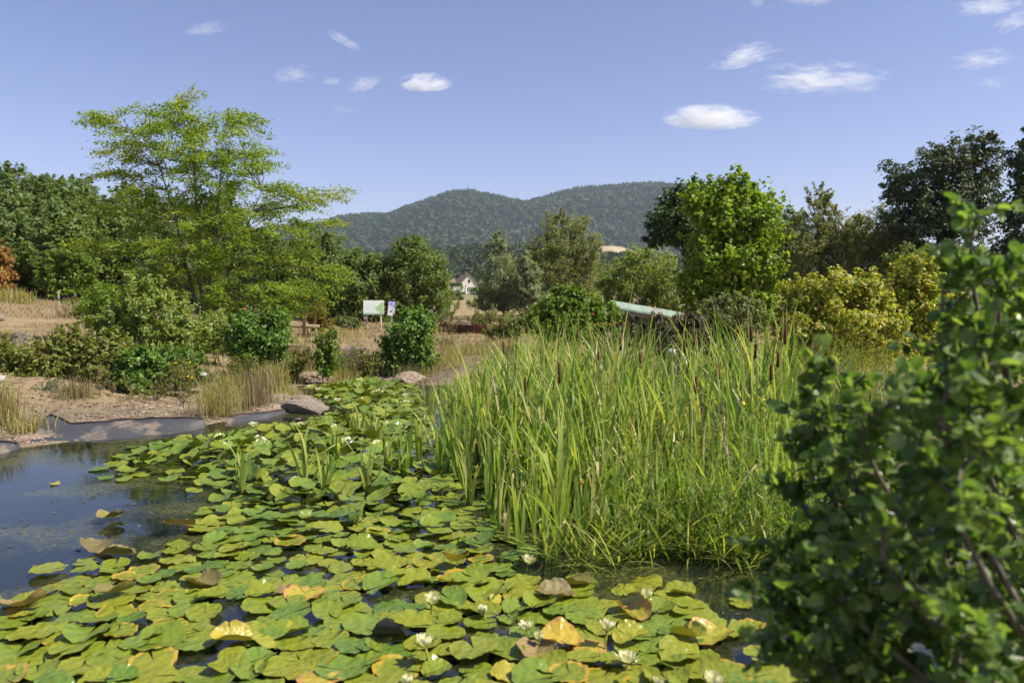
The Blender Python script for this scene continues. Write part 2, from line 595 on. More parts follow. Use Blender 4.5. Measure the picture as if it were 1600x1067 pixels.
def cones(base, h, r, n=6, tiers=2):
    """many conifers as one set of arrays"""
    N = len(base)
    Vs, Fs, off = [], [], 0
    an = np.linspace(0, 2 * math.pi, n, endpoint=False)
    for k in range(tiers):
        z0, z1 = h * (.12 + .38 * k), h * (.62 + .38 * k) if k < tiers - 1 else h
        rr = r * (1 - .42 * k)
        jit = R.uniform(.7, 1.25, (N, n))
        ring = np.stack([base[:, None, 0] + rr[:, None] * jit * np.cos(an), base[:, None, 1] + rr[:, None] * jit * np.sin(an), base[:, None, 2] + np.broadcast_to(z0[:, None], (N, n)) + h[:, None] * R.uniform(-.05, .05, (N, n))], 2)
        apex = np.stack([base[:, 0], base[:, 1], base[:, 2] + z1], 1)[:, None]
        Vk = np.concatenate([ring, apex], 1).reshape(-1, 3)
        i = np.arange(n)
        f = np.stack([i, (i + 1) % n, np.full(n, n)], 1)
        Fs.append((f[None] + (np.arange(N) * (n + 1))[:, None, None]).reshape(-1, 3) + off)
        Vs.append(Vk)
        off += len(Vk)
    return np.concatenate(Vs), np.concatenate(Fs)


def unit(v):
    return v / (np.linalg.norm(v, axis=-1, keepdims=True) + 1e-9)


def leaf_faces(pos, nrm, axis, L, Wd, kind='diamond', fold=.12):
    """leaves as small folded faces; axis = direction base to tip"""
    nrm = unit(nrm)
    axis = unit(axis - nrm * np.sum(axis * nrm, 1, keepdims=True))
    side = np.cross(nrm, axis)
    L = np.broadcast_to(L, (len(pos),))[:, None]
    Wd = np.broadcast_to(Wd, (len(pos),))[:, None]
    up = nrm * Wd * fold
    b = pos - axis * L * .5
    tip = pos + axis * L * .5 - nrm * L * .06
    n = len(pos)
    k = np.arange(n)[:, None]
    if kind == 'diamond':
        m = b + axis * L * .45
        V = np.stack([b, m + side * Wd * .5 + up, tip, m - side * Wd * .5 + up], 1).reshape(-1, 3)
        return V, np.concatenate([k * 4 + np.array([[0, 1, 2]]), k * 4 + np.array([[0, 2, 3]])])
    m1, m2 = b + axis * L * .3, b + axis * L * .72
    V = np.stack([b, m1 + side * Wd * .5 + up, m2 + side * Wd * .4 + up, tip, m2 - side * Wd * .4 + up, m1 - side * Wd * .5 + up], 1).reshape(-1, 3)
    return V, np.concatenate([k * 6 + np.array([[0, 1, 2, 3]]), k * 6 + np.array([[0, 3, 4, 5]])])


def rand_dir(n):
    v = R.normal(size=(n, 3))
    return unit(v)


# forest cover of the mountain: conifers along the ridges and in stands, broadleaved trees between
def wood_cover(name, n, xf, yf, zf, hmin, hmax, conif, quad_n, qs, msts, keep=None):
    x, y = xf(n), yf(n)
    if keep is not None:
        k = keep(x, y)
        x, y = x[k], y[k]
    z = zf(x, y)
    n = len(x)
    h = R.uniform(hmin, hmax, n)
    isc = R.random(n) < conif(x, y)
    V1, F1 = cones(np.stack([x, y, z], 1)[isc], h[isc] * 1.15, h[isc] * .24)
    b = np.stack([x, y, z], 1)[~isc]
    hb = h[~isc]
    q = np.repeat(np.arange(len(b)), quad_n)
    d = rand_dir(len(q)) * np.array((1, 1, .9)) * R.uniform(.55, 1, (len(q), 1))
    rad = hb[q] * .42
    pos = b[q] + d * rad[:, None] + np.array((0, 0, 1)) * (hb[q] * .55)[:, None]
    V2, F2 = leaf_faces(pos, d + R.normal(0, .4, d.shape) + np.array((0, 0, .35)), rand_dir(len(q)), hb[q] * qs, hb[q] * qs)
    me = np_mesh(name, np.concatenate([V1, V2]), [F1, F2 + len(V1)], msts, [0, 1])
    return tag(ob(name, me), kind='stuff')


M['conifer_far'] = leaf_mat('far_conifer', [(.010, .030, .016), (.018, .044, .022), (.032, .06, .028)], .8, .05, .1)
M['broadleaf_far'] = leaf_mat('far_broadleaf', [(.036, .072, .024), (.046, .088, .028), (.056, .098, .03), (.066, .072, .034), (.042, .08, .03)], .8, .15, .1, patch=(.0035, (.052, .05, .034)))
m_y = lambda n: MY - np.abs(R.triangular(-60, 0, 1150, n))
wood_cover('mountain_forest', 12000, lambda n: R.uniform(-760, 760, n), m_y, mount_z, 9, 25,
           lambda x, y: np.clip(.2 + 1.0 * smooth((y - 2200) / 300) + 2.4 * (vnoise(x / 170, y / 210, 61) - .55), .03, .97), 9, .55, [M['conifer_far'], M['broadleaf_far']])
wood_cover('hill_forest', 2300, lambda n: R.uniform(-420, 420, n), lambda n: R.uniform(440, 860, n), hill_z, 7, 13,
           lambda x, y: np.clip(.9 * (vnoise(x / 60, y / 60, 71) - .5), .03, .6), 60, .26, [M['conifer_far'], M['broadleaf_far']])

# ------------------------------------------------------------------ haze and clouds
hz = MB().box((0, 2550, 200), (8600, 5600, 412)).build('haze', [])
t = NT('haze')
pv = t.n('ShaderNodeVolumePrincipled')
pv.inputs['Color'].default_value = (.70, .84, 1.0, 1)
pv.inputs['Density'].default_value = 0.95e-4
pv.inputs['Anisotropy'].default_value = 0.2
t.l(pv.outputs[0], t.out.inputs['Volume'])
hz.data.materials.append(t.m)
tag(hz, kind='stuff')


def cloud_mat(dens, seed, sc, thr):
    t = NT('cloud')
    co = t.coord()
    mp = t.n('ShaderNodeMapping')
    mp.inputs['Location'].default_value = (seed * 3.7, seed * 1.3, seed * 7.1)
    mp.inputs['Scale'].default_value = (sc, sc, sc * 1.0)
    t.l(co, mp.inputs[0])
    nz = t.noise(1.0, 7, .66, mp.outputs[0], .5)
    sep = t.n('ShaderNodeSeparateXYZ')
    t.l(co, sep.inputs[0])
    ln = t.n('ShaderNodeVectorMath', operation='LENGTH')
    # object space: unit ellipsoid, flattened underneath by its own mesh
    t.l(co, ln.inputs[0])
    fall = t.math('SUBTRACT', 1.0, ln.outputs['Value'], clamp=True)
    v = t.math('ADD', t.math('MULTIPLY', fall, .8), t.math('MULTIPLY_ADD', nz, 3.4, -thr * 3.0))
    v = t.math('MULTIPLY', t.math('MULTIPLY', v, 1.6, clamp=True), t.math('MULTIPLY', fall, 4.0, clamp=True))
    pv = t.n('ShaderNodeVolumePrincipled')
    pv.inputs['Color'].default_value = (1, 1, 1, 1)
    pv.inputs['Anisotropy'].default_value = .1
    t.l(t.math('MULTIPLY', v, dens), pv.inputs['Density'])
    t.l(pv.outputs[0], t.out.inputs['Volume'])
    return t.m


def ico(sub=3):
    import bmesh
    bm = bmesh.new()
    bmesh.ops.create_icosphere(bm, subdivisions=sub, radius=1)
    V = np.array([v.co[:] for v in bm.verts])
    Fq = np.array([[v.index for v in f.verts] for f in bm.faces])
    bm.free()
    return V, Fq


ICOV, ICOF = ico(3)
CY = 3000.0
CLOUDS = [  # px, py, half width, half height, tilt, density, noise scale, threshold, label
    (1112, 187, 76, 23, .03, .020, 2.6, .585, 'brightest puffy white cloud, lens shaped and flat below, above the maple'),
    (1165, 90, 62, 22, -.22, .016, 2.4, .66, 'slanting white cloud with a ragged tail above the long cloud'),
    (1282, 126, 118, 25, .05, .012, 2.6, .68, 'long thin white cloud stretched out over the willows'),
    (1532, 96, 60, 19, -.08, .011, 2.5, .68, 'flat white cloud above the dark pine, with a fainter one below it'),
    (1548, 130, 30, 14, .05, .007, 2.2, .68, 'faint small cloud just under the flat white cloud over the pine'),
    (1550, 8, 62, 24, -.12, .012, 2.5, .66, 'ragged white cloud cut by the top edge over the dark pine'),
    (1585, 34, 36, 22, -.5, .010, 2.5, .66, 'slanting cloud scrap in the top corner of the sky'),
    (1265, -2, 52, 13, 0, .010, 2.5, .66, 'thin white cloud at the top edge above the slanting cloud'),
    (1182, 3, 16, 12, .4, .009, 2.0, .62, 'tiny white cloud scrap at the top edge above the slanting cloud'),
    (665, 132, 42, 18, 0, .024, 2.2, .58, 'small domed white cloud above the far mountain'),
    (570, 133, 34, 15, -.3, .012, 2.4, .64, 'small curved cloud beside the domed cloud'),
    (519, 128, 16, 9, .1, .012, 1.8, .60, 'tiny oval cloud between two small clouds over the mountain'),
    (459, 118, 40, 17, -.1, .009, 2.6, .66, 'ragged pale cloud above the tip of the feathery tree'),
    (537, 64, 34, 11, .45, .010, 2.4, .64, 'slanting thin streak of cloud high over the mountain'),
    (323, 46, 38, 12, -.2, .009, 2.5, .65, 'thin streak of cloud high over the feathery tree'),
    (534, 172, 22, 9, .05, .006, 2.0, .64, 'very faint cloud lowest of those over the mountain'),
]
for i, (px, py, hw, hh, tilt, dn, nsc, thr, lab) in enumerate(CLOUDS):
    Vc = ICOV.copy()
    Vc[:, 2] = np.where(Vc[:, 2] < 0, Vc[:, 2] * .55, Vc[:, 2])
    o = ob('cloud', np_mesh('cloud', Vc, [ICOF], cloud_mat(dn, i + 1, nsc, thr)), None, P(px, py, CY), (0, tilt, 0), (hw * 1.05 * CY / F, hw * .65 * CY / F, hh * 1.0 * CY / F))
    tag(o, lab, 'cloud', 'white clouds in the blue sky')

# ------------------------------------------------------------------ trees and bushes
def crown_mesh(name, blobs, n, ls, aspect, mat, clump=.24, flat=.7, shell=.45, kind='diamond', up=.5, droop=.3, per=55, jitter=.7, spray=.42):
    """blobs: (cx, cy, cz, rx, ry, rz) ; leaves gathered in clumps inside each"""
    blobs = np.asarray(blobs, float)
    w = (blobs[:, 3] * blobs[:, 5]) ** .9
    w /= w.sum()
    Ps, Ns, As, Cs = [], [], [], []
    for b, wi in zip(blobs, w):
        m = max(20, int(n * wi))
        nc = max(5, m // per)
        d = rand_dir(nc)
        rr = R.uniform(shell ** 2, 1, nc)[:, None] ** .5
        cc = d * rr * b[3:6]
        k = R.integers(0, nc, m)
        cr = clump * (b[3] * b[4] * b[5]) ** (1 / 3) * R.uniform(.6, 1.35, nc)
        off = R.normal(0, .55, (m, 3)) * cr[k][:, None] * np.array((1, 1, flat))
        if spray:       # leaves run along young shoots that point up and outwards, so the outline is feathery
            sdir = unit(unit(cc / b[3:6]) * .75 + np.array((0, 0, .7)) + R.normal(0, .35, (nc, 3)))
            sl = spray * (b[3] * b[4] * b[5]) ** (1 / 3) * R.uniform(.3, 1.5, nc)
            u = R.uniform(-.6, .75, m)
            off = off * (.95 - .55 * np.clip(u, 0, 1))[:, None] + sdir[k] * (sl[k] * u)[:, None]
        p = cc[k] + off
        out = unit(p / b[3:6])
        Ns.append(out * .6 + np.array((0, 0, up)) + R.normal(0, jitter, (m, 3)) * .8)
        As.append(out * .7 + R.normal(0, .7, (m, 3)) - np.array((0, 0, droop)))
        Ps.append(p + b[:3])
        Cs.append(cc + b[:3])
    Pp, Nn, Aa = np.concatenate(Ps), np.concatenate(Ns), np.concatenate(As)
    L = ls * R.uniform(.65, 1.3, len(Pp))
    V, Fq = leaf_faces(Pp, Nn, Aa, L, L * aspect, kind)
    return np_mesh(name, V, [Fq], mat), np.concatenate(Cs)


def limb(p0, p1, bend=.12, k=5):
    p0, p1 = np.asarray(p0, float), np.asarray(p1, float)
    t = np.linspace(0, 1, k)[:, None]
    p = p0 + (p1 - p0) * t
    L = np.linalg.norm(p1 - p0)
    p = p + np.sin(t * math.pi) * R.normal(0, bend, 3) * L + np.array((0, 0, 1)) * np.sin(t * math.pi) * L * .06
    return p


def trunk_mesh(name, top, r, ends, mat, lean=(0, 0), stems=1, n=6, fork=(.25, .75)):
    mb = MB()
    main = []
    for s in range(stems):
        tp = np.array((lean[0] + (R.normal(0, .12) * top if stems > 1 else 0), lean[1] + (R.normal(0, .12) * top if stems > 1 else 0), top))
        b0 = np.array((R.normal(0, .06) * top * (stems > 1), R.normal(0, .06) * top * (stems > 1), -.12))
        pts = limb(b0, tp, .03, 8)
        rr = r * np.linspace(1.15, .25, 8) / (1 + .3 * (stems - 1))
        mb.tube(pts, rr, n + 2)
        main.append(pts)
    for e in ends:
        pts = main[R.integers(0, stems)]
        e = np.asarray(e)
        f = np.clip((e[2] / max(top, .1)) * .75, fork[0], fork[1]) * 7
        i = int(f)
        q = pts[i] + (pts[min(i + 1, 7)] - pts[i]) * (f - i)
        Ld = np.linalg.norm(e - q)
        mb.tube(limb(q, e, .08, 5), np.linspace(min(r * .45, .05 + Ld * .012), .006 + r * .05, 5), n - 1)
    return mb.mesh(name, mat, True)


def tree(name, label, cat, base, blobs, n, ls, aspect, mat, bark, r=.12, top=None, group=None, nlimb=14, stems=1, woody='trunk', **kw):
    """blobs in world coordinates; base is where it stands"""
    base = np.asarray(base, float)
    bl = np.asarray(blobs, float).copy()
    bl[:, :3] -= base
    if len(bl) > 2:
        base2 = base.copy()
        base2[1] = base[1] + bl[:, 1].mean() + .25
        base2[2] = gz1(base2[0], base2[1]) if abs(base[1]) > .01 else base[2]
        bl[:, :3] += base - base2
        base = base2
    root = empty(name, base, label, cat, group)
    cm, cc = crown_mesh('crown', bl, n, ls, aspect, mat, **kw)
    tag(ob('crown' if woody == 'trunk' else 'foliage', cm, root), kind='stuff')
    if top is None:
        top = (bl[:, 2] + bl[:, 5] * .2).max() * .88
    ends = cc[R.choice(len(cc), min(nlimb, len(cc)), replace=False)] if nlimb else []
    ob(woody, trunk_mesh(woody, top, r, ends, bark, stems=stems), root)
    return root


def dup(root, loc, rz=0, s=(1, 1, 1), label=None):
    c = root.copy()
    COL.objects.link(c)
    c.location = tuple(float(v) for v in loc)
    c.rotation_euler = (0, 0, rz)
    c.scale = s if isinstance(s, tuple) else (s, s, s)
    if label:
        c['label'] = label
    for ch in root.children:
        d = ch.copy()
        COL.objects.link(d)
        d.parent = c
        for g_ in ch.children:
            e = g_.copy()
            COL.objects.link(e)
            e.parent = d
    return c


def B(px, py, rx, ry, Y, dy=0.0, dep=.85):
    """a crown blob seen at a photo pixel, standing at distance Y"""
    c = P(px, py, Y + dy)
    k = (Y + dy) / F
    return (*c, rx * k, (rx + ry) / 2 * k * dep, ry * k)


def foot(px, Y):
    x = (px - 800) / F * Y * 1.0
    return np.array((x, Y, gz1(x, Y)))


# ---- labels that single things out by what they stand next to
_T = ['seventeenth', 'eighteenth', 'nineteenth', 'twentieth'] + ['twenty-' + q for q in ('first', 'second', 'third', 'fourth', 'fifth', 'sixth', 'seventh', 'eighth', 'ninth')] + ['thirtieth'] + ['thirty-' + q for q in ('first', 'second', 'third', 'fourth', 'fifth', 'sixth', 'seventh', 'eighth', 'ninth')]
ORD = ['nearest', 'second nearest', 'third nearest', 'fourth nearest', 'fifth nearest', 'sixth nearest', 'seventh nearest', 'eighth nearest', 'ninth nearest', 'tenth nearest',
       'eleventh nearest', 'twelfth nearest', 'thirteenth nearest', 'fourteenth nearest', 'fifteenth nearest', 'sixteenth nearest'] + [q + ' nearest' for q in _T]


def relabel(items, marks, noun):
    """items: (object, x, y, look) ; marks: (phrase, x, y). Each is named by its nearest landmark, the side it lies on and its order there"""
    buckets = {}
    for o, x, y, look in items:
        d = [math.hypot(x - a, y - b) for _, a, b in marks]
        i = int(np.argmin(d))
        dx, dy = x - marks[i][1], y - marks[i][2]
        side = ('left of' if dx < 0 else 'right of') if abs(dx) > abs(dy) else ('behind' if dy > 0 else 'in front of')
        buckets.setdefault((look, i, side), []).append((d[i], o))
    for (look, i, side), l in buckets.items():
        l.sort(key=lambda q: q[0])
        for k, (_, o) in enumerate(l):
            o['label'] = f'{look} {noun} {side} {marks[i][0]}' if len(l) == 1 else f'{look} {noun}, {ORD[min(k, len(ORD) - 1)]} {side} {marks[i][0]}'


# ---- wood on the slope at the far side of the meadow
def proto(mat, blobs, n, ls, asp, name='woodland_tree', **kw):
    return tree(name, 'x', 'tree', (0, 0, 0), blobs, n, ls, asp, M[mat], M['bark'], group='trees of the wood on the slope', **kw)


WB = [[(0, 0, 3.6, 2.2, 2.2, 2.4), (1.2, .3, 2.6, 1.5, 1.4, 1.5), (-1.3, -.2, 2.8, 1.5, 1.5, 1.6), (.2, .4, 5.4, 1.3, 1.3, 1.3), (.3, -.5, 1.6, 1.6, 1.4, 1.2)],
      [(0, 0, 3.2, 2.5, 2.3, 1.9), (-1.6, 0, 2.2, 1.4, 1.6, 1.4), (1.7, .2, 2.4, 1.5, 1.5, 1.5), (.5, 0, 4.8, 1.7, 1.5, 1.3), (-.8, .3, 4.4, 1.2, 1.2, 1.2)],
      [(0, 0, 4.0, 1.7, 1.7, 2.6), (.7, .3, 2.2, 1.5, 1.5, 1.6), (-.8, -.2, 2.4, 1.4, 1.4, 1.7), (0, 0, 6.2, .9, .9, 1.2)]]
LOOK = {'wood1': 'dark green', 'wood2': 'greyish green', 'wood3': 'olive green', 'oak': 'almost black green'}
protos = []
for i, (m_, b_) in enumerate([('wood1', 0), ('wood2', 1), ('wood3', 2), ('wood1', 1), ('wood2', 2), ('wood3', 0), ('oak', 1)]):
    protos.append((m_, proto(m_, WB[b_], 8000, .30, .8, r=.14, nlimb=10, clump=.26)))
wood = []
spots = []
R2 = np.random.default_rng(5)
for row, (Y, sp) in enumerate([(46, 2.6), (50, 2.9), (54, 3.2), (59, 3.5), (64, 3.8), (70, 4.2), (77, 4.6), (85, 5), (94, 5.4), (103, 5.8), (112, 6.2)]):
    x0, x1 = -.72 * Y, -.215 * Y
    for x in np.arange(x0, x1, sp):
        spots.append((x + R2.normal(0, .6), Y + R2.normal(0, 1.2), row))
used = set()
for x, y, row in spots:
    k = int(R2.choice(7, p=[.22, .2, .12, .18, .14, .08, .06]))
    if row == 0 and k == 6:
        k = 0
    s = R2.uniform(.85, 1.15) * (1.0 if row > 1 else .9)
    ppx = 800 + F * x / y
    if 60 < ppx < 380 and row > 3:
        s *= .86
    if ppx > 380:
        s *= .62
    loc = (x, y, gz1(x, y) - .1)
    if k not in used:
        o = protos[k][1]
        o.location = loc
        o.scale = (s, s, s)
        used.add(k)
    else:
        o = dup(protos[k][1], loc, R2.uniform(0, 6.28), (s * R2.uniform(.9, 1.15), s, s * R2.uniform(.9, 1.1)))
    wood.append((o, x, y, LOOK[protos[k][0]]))

# ---- the feathery tree: tiers of near level branches carrying hanging sprays
LY = 20.0
lb = foot(318, LY)
LOC = [  # px, py, half width, half height (photo pixels), towards the viewer
    (295, 152, 16, 20, 0), (262, 180, 40, 22, .2), (330, 192, 52, 22, -.3), (200, 190, 48, 17, .5), (385, 192, 26, 16, .2), (165, 186, 22, 10, .3), (240, 215, 62, 22, .6), (330, 232, 70, 26, .6),
    (395, 238, 30, 16, -.2), (190, 242, 34, 14, -.3), (265, 255, 50, 20, -.5), (345, 270, 62, 24, .4), (195, 270, 45, 13, .3), (160, 268, 22, 7, .2), (255, 300, 48, 20, .6), (310, 315, 60, 22, -.6), (400, 300, 60, 15, .5),
    (455, 298, 40, 8, .4), (500, 308, 34, 9, .3), (525, 297, 20, 5, .2), (440, 325, 56, 16, -.4), (360, 345, 70, 20, .7), (200, 330, 46, 12, .5), (160, 318, 26, 8, .2), (470, 350, 52, 12, .2), (515, 345, 20, 7, .2), (420, 370, 60, 16, .8),
    (270, 365, 60, 18, -.4), (300, 392, 72, 18, .9), (200, 385, 60, 13, .7), (150, 380, 30, 8, .5), (390, 410, 70, 18, .6), (470, 400, 40, 14, -.5), (490, 425, 44, 14, .4), (470, 455, 56, 16, .5), (400, 450, 60, 20, 1.0),
    (310, 435, 60, 20, -.6), (250, 420, 50, 16, .6), (350, 478, 50, 16, .4), (430, 480, 56, 16, .3), (150, 455, 40, 10, .7), (170, 475, 44, 16, .6), (260, 455, 40, 14, -.3)]
root = empty('honey_locust_tree', lb, 'tall airy yellow green tree with feathery tiered branches behind the pond bank', 'tree')
Pp, Nn, Aa, Tt, ends = [], [], [], [], []
for px, py, hw, hh, fw in LOC:
    c = P(px, py, LY - 1.1 * fw)
    k = LY / F
    axis_pt = np.array((lb[0] + (py - 320) * -.0012, LY, c[2] - .25))
    ns = max(4, int(hw * hh / (33 if py < 330 else 37)))
    for s in range(ns):
        q = c + np.array((R.uniform(-1, 1) * hw * k, R.uniform(-1, 1) * (.55 * hw * k + .25), R.uniform(-1, 1) * hh * k * .8))
        dirv = unit(np.array((q[0] - axis_pt[0], (q[1] - axis_pt[1]) * .9, .12)) + R.normal(0, .28, 3))
        ln = R.uniform(.35, .75)
        m = int(ln * 110)
        tt = R.uniform(-.5, .5, m)
        pos = q + dirv * (tt * ln)[:, None] + R.normal(0, 1, (m, 3)) * np.array((.075, .075, .045)) - np.array((0, 0, .12)) * (tt[:, None] + .5) ** 2
        sd = np.cross(dirv, (0, 0, 1.0))
        sgn = R.choice([-1, 1], m)[:, None]
        Aa.append(dirv * .5 + sd * sgn * .7 + np.array((0, 0, -.55)) + R.normal(0, .35, (m, 3)))
        Nn.append(np.array((0, 0, 1.0)) + R.normal(0, .55, (m, 3)))
        Pp.append(pos)
        dirv = unit(dirv + np.array((0, 0, R.normal(.12, .22))))
        tipf = (hw < 36 and abs(px - 320) > 100) or py < 175
        Tt.append(R.random(m) < (.55 if tipf else .14 + .1 * (s % 4 == 0)))
        if s % 4 == 0:
            ends.append((q - lb, axis_pt - lb))
Pp, Nn, Aa, Tt = np.concatenate(Pp) - lb, np.concatenate(Nn), np.concatenate(Aa), np.concatenate(Tt)
L = R.uniform(.065, .125, len(Pp))
V, Fq = leaf_faces(Pp, Nn, Aa, L, L * .38)
n_ = len(Pp)
isT = np.concatenate([Tt, Tt])
tag(ob('crown', np_mesh('crown', V, [Fq[~isT], Fq[isT]], [M['locust'], M['locust_tip']], [0, 1]), root), kind='stuff')
mb = MB()
top = P(297, 150, LY) - lb
mains = []
for tpx, tpy, dy in [(297, 160, 0), (350, 215, .4), (235, 215, -.3), (410, 300, -.5)]:
    e = P(tpx, tpy, LY + dy) - lb
    mid = np.array((e[0] * .25, e[1] * .3, e[2] * .4))
    t_ = np.linspace(0, 1, 10)[:, None]
    p0 = np.array((0, 0, -.1))
    pts = (1 - t_) ** 2 * p0 + 2 * t_ * (1 - t_) * mid + t_ ** 2 * e + R.normal(0, .03, (10, 3))
    mb.tube(pts, np.linspace(.06, .010, 10), 7)
    mains.append(pts)
allp = np.concatenate(mains)
for e, a in ends:
    d_ = np.linalg.norm((allp - e) * np.array((1, 1, 1.0)), axis=1) + 2.5 * np.maximum(0, allp[:, 2] - e[2] + .15)
    q = allp[int(np.argmin(d_))]
    mb.tube(limb(q, e, .035, 5) - np.array((0, 0, .05)) * np.sin(np.linspace(0, 1, 5) * math.pi)[:, None] * np.linalg.norm(e - q), np.linspace(.013, .003, 5), 4)
mb.build('trunk', M['bark'], root, smooth_shade=True)

# ---- hedgerow and lone trees across the meadow
HG = 'trees along the far edge of the meadow'
Yh = 37.0
tree('hedgerow_tree', 'dense dark green tree between the feathery tree and the information board', 'tree', foot(520, Yh), [B(525, 415, 44, 46, Yh), B(490, 400, 34, 36, Yh), B(548, 450, 50, 44, Yh), B(510, 470, 44, 36, Yh), B(500, 375, 20, 16, Yh)],
     16000, .17, .6, M['wood1'], M['bark'], group=HG, clump=.25)
tree('hedgerow_tree', 'low olive tree right behind the information board', 'tree', foot(590, Yh + 1), [B(575, 440, 40, 36, Yh), B(600, 425, 30, 22, Yh), B(590, 475, 60, 32, Yh), B(560, 410, 24, 20, Yh)],
     13000, .17, .6, M['wood3'], M['bark'], group=HG, clump=.25)
tree('hedgerow_tree', 'rounded green tree with a domed top beside the information board', 'tree', foot(655, Yh - 1), [B(652, 425, 48, 50, Yh), B(640, 395, 30, 24, Yh), B(668, 455, 40, 40, Yh), B(630, 460, 44, 36, Yh), B(650, 490, 56, 18, Yh)],
     19000, .16, .5, M['wood3'], M['bark'], group=HG, clump=.22)
tree('hedgerow_tree', 'dark tree behind the feathery tree, half hidden by it', 'tree', foot(430, 39), [B(430, 420, 50, 50, 39), B(385, 430, 44, 44, 39), B(460, 450, 44, 44, 39), B(410, 375, 30, 20, 39), B(330, 440, 44, 40, 40)],
     15000, .18, .6, M['wood1'], M['bark'], group=HG, clump=.25)
tree('silver_willow', 'slender silvery willow with a pointed top near the white house', 'tree', foot(788, 40), [B(780, 440, 36, 44, 40), B(778, 395, 20, 28, 40), B(776, 370, 9, 12, 40), B(770, 470, 26, 20, 40), B(795, 465, 30, 26, 40)],
     13000, .15, .42, M['silver'], M['bark'], r=.1, group=HG, clump=.22)
tree('silver_willow', 'shorter silvery willow leaning against the tall round willow', 'tree', foot(820, 39), [B(822, 445, 26, 34, 39), B(822, 412, 16, 20, 39), B(828, 475, 28, 22, 39)],
     9000, .15, .42, M['silver'], M['bark'], r=.09, group=HG, clump=.22)
tree('round_willow', 'tall rounded willow with thin brown twigs in front of the mountain', 'tree', foot(882, 45), [B(880, 400, 54, 54, 45), B(880, 362, 40, 30, 45), B(850, 390, 30, 30, 45), B(912, 390, 30, 34, 45), B(878, 342, 16, 12, 45), B(910, 430, 40, 44, 45), B(852, 430, 34, 44, 45), B(890, 470, 50, 30, 45)],
     26000, .15, .4, M['willow'], M['twig'], r=.1, group=HG, clump=.17, nlimb=60, stems=3, shell=.25)
tree('low_willow', 'broad low pale willow between the round willow and the maple', 'tree', foot(1010, 37), [B(1010, 425, 54, 36, 37), B(985, 445, 44, 34, 37), B(1040, 450, 44, 36, 37), B(960, 455, 30, 30, 37), B(1020, 480, 66, 20, 37), B(1000, 398, 26, 14, 37)],
     17000, .16, .42, M['salix'], M['bark'], group=HG, clump=.2)
tree('oak_tree', 'dark oak standing close behind the bright maple', 'tree', foot(1075, 34), [B(1055, 345, 44, 38, 34), B(1080, 315, 40, 28, 34), B(1035, 370, 28, 18, 34), B(1090, 370, 36, 34, 34)],
     12000, .17, .7, M['oak'], M['bark'], group=HG, clump=.26)
tree('maple_tree', 'bright green maple with large sunlit leaves beside the dark oak', 'tree', foot(1140, 27), [B(1140, 340, 50, 44, 27), B(1150, 295, 26, 28, 27), B(1105, 325, 30, 40, 27), B(1185, 350, 34, 48, 27), B(1140, 410, 64, 48, 27), B(1100, 445, 40, 30, 27), B(1180, 430, 40, 40, 27), B(1150, 475, 44, 24, 27), B(1085, 440, 30, 12, 26.5), B(1110, 480, 40, 18, 26.5), B(1190, 480, 36, 24, 27)],
     21000, .14, .9, M['maple'], M['bark'], group=HG, clump=.25, kind='ovate', per=30, spray=.75, shell=.3)
tree('dark_tree', 'dull green tree peeping out behind the right side of the maple', 'tree', foot(1210, 36), [B(1195, 325, 26, 26, 36), B(1225, 365, 36, 36, 36), B(1210, 420, 40, 50, 36)],
     9000, .17, .7, M['wood1'], M['bark'], group=HG, clump=.24)
WG = 'dull willows on the far side of the reeds'
tree('narrow_willow', 'dull olive willow with a narrow spire top right of the maple', 'tree', foot(1285, 34), [B(1278, 312, 20, 26, 34), B(1285, 345, 36, 34, 34), B(1240, 400, 40, 40, 34), B(1330, 370, 36, 40, 34), B(1260, 380, 40, 40, 34), B(1310, 395, 44, 44, 34), B(1280, 440, 60, 30, 34), B(1300, 330, 20, 16, 34)],
     26000, .13, .36, M['willow_br'], M['twig'], r=.09, group=WG, clump=.16, nlimb=60, stems=3, shell=.25)
tree('narrow_willow', 'thin twiggy willow with bare brown tops between the spire willow and the pine', 'tree', foot(1365, 33), [B(1350, 375, 40, 38, 33), B(1390, 352, 36, 40, 33), B(1400, 400, 50, 44, 33), B(1440, 430, 50, 40, 33), B(1385, 385, 40, 34, 33), B(1360, 425, 56, 34, 33), B(1340, 350, 18, 16, 33), B(1400, 430, 40, 30, 33)],
     27000, .13, .36, M['willow_br'], M['twig'], r=.09, top=3.9, group=WG, clump=.16, nlimb=80, stems=4, shell=.25)
tree('pine_tree', 'large dark pine with tiered open branches behind the golden bush', 'tree', foot(1470, 31), [B(1450, 265, 70, 26, 31), B(1500, 238, 56, 26, 31), B(1410, 300, 36, 24, 31), B(1480, 320, 80, 40, 31), B(1530, 260, 40, 40, 31), B(1420, 350, 50, 40, 31), B(1430, 300, 54, 20, 31), B(1500, 290, 60, 24, 31), B(1440, 345, 56, 26, 31), B(1500, 350, 60, 30, 31), B(1470, 400, 70, 34, 31), B(1535, 300, 36, 30, 31), B(1540, 222, 26, 14, 31)],
     30000, .17, .42, M['pine'], M['bark'], r=.2, group=None, clump=.24, flat=.5, nlimb=30)
tree('pine_tree', 'nearly black tree cut off by the edge of the picture beyond the foreground bush', 'tree', foot(1620, 24), [B(1615, 250, 40, 40, 24), B(1630, 330, 60, 50, 24), B(1600, 400, 50, 40, 24), B(1625, 200, 26, 26, 24)],
     12000, .17, .45, M['pine'], M['bark'], r=.2, clump=.26)
tree('background_shrub', 'dull green shrub mass under the pine, behind the golden bush', 'shrub', foot(1450, 28), [B(1440, 420, 50, 36, 28), B(1500, 430, 50, 40, 28), B(1560, 440, 50, 50, 28), B(1490, 480, 80, 40, 28)],
     12000, .15, .5, M['wood1'], M['bark'], woody='stem', clump=.22)
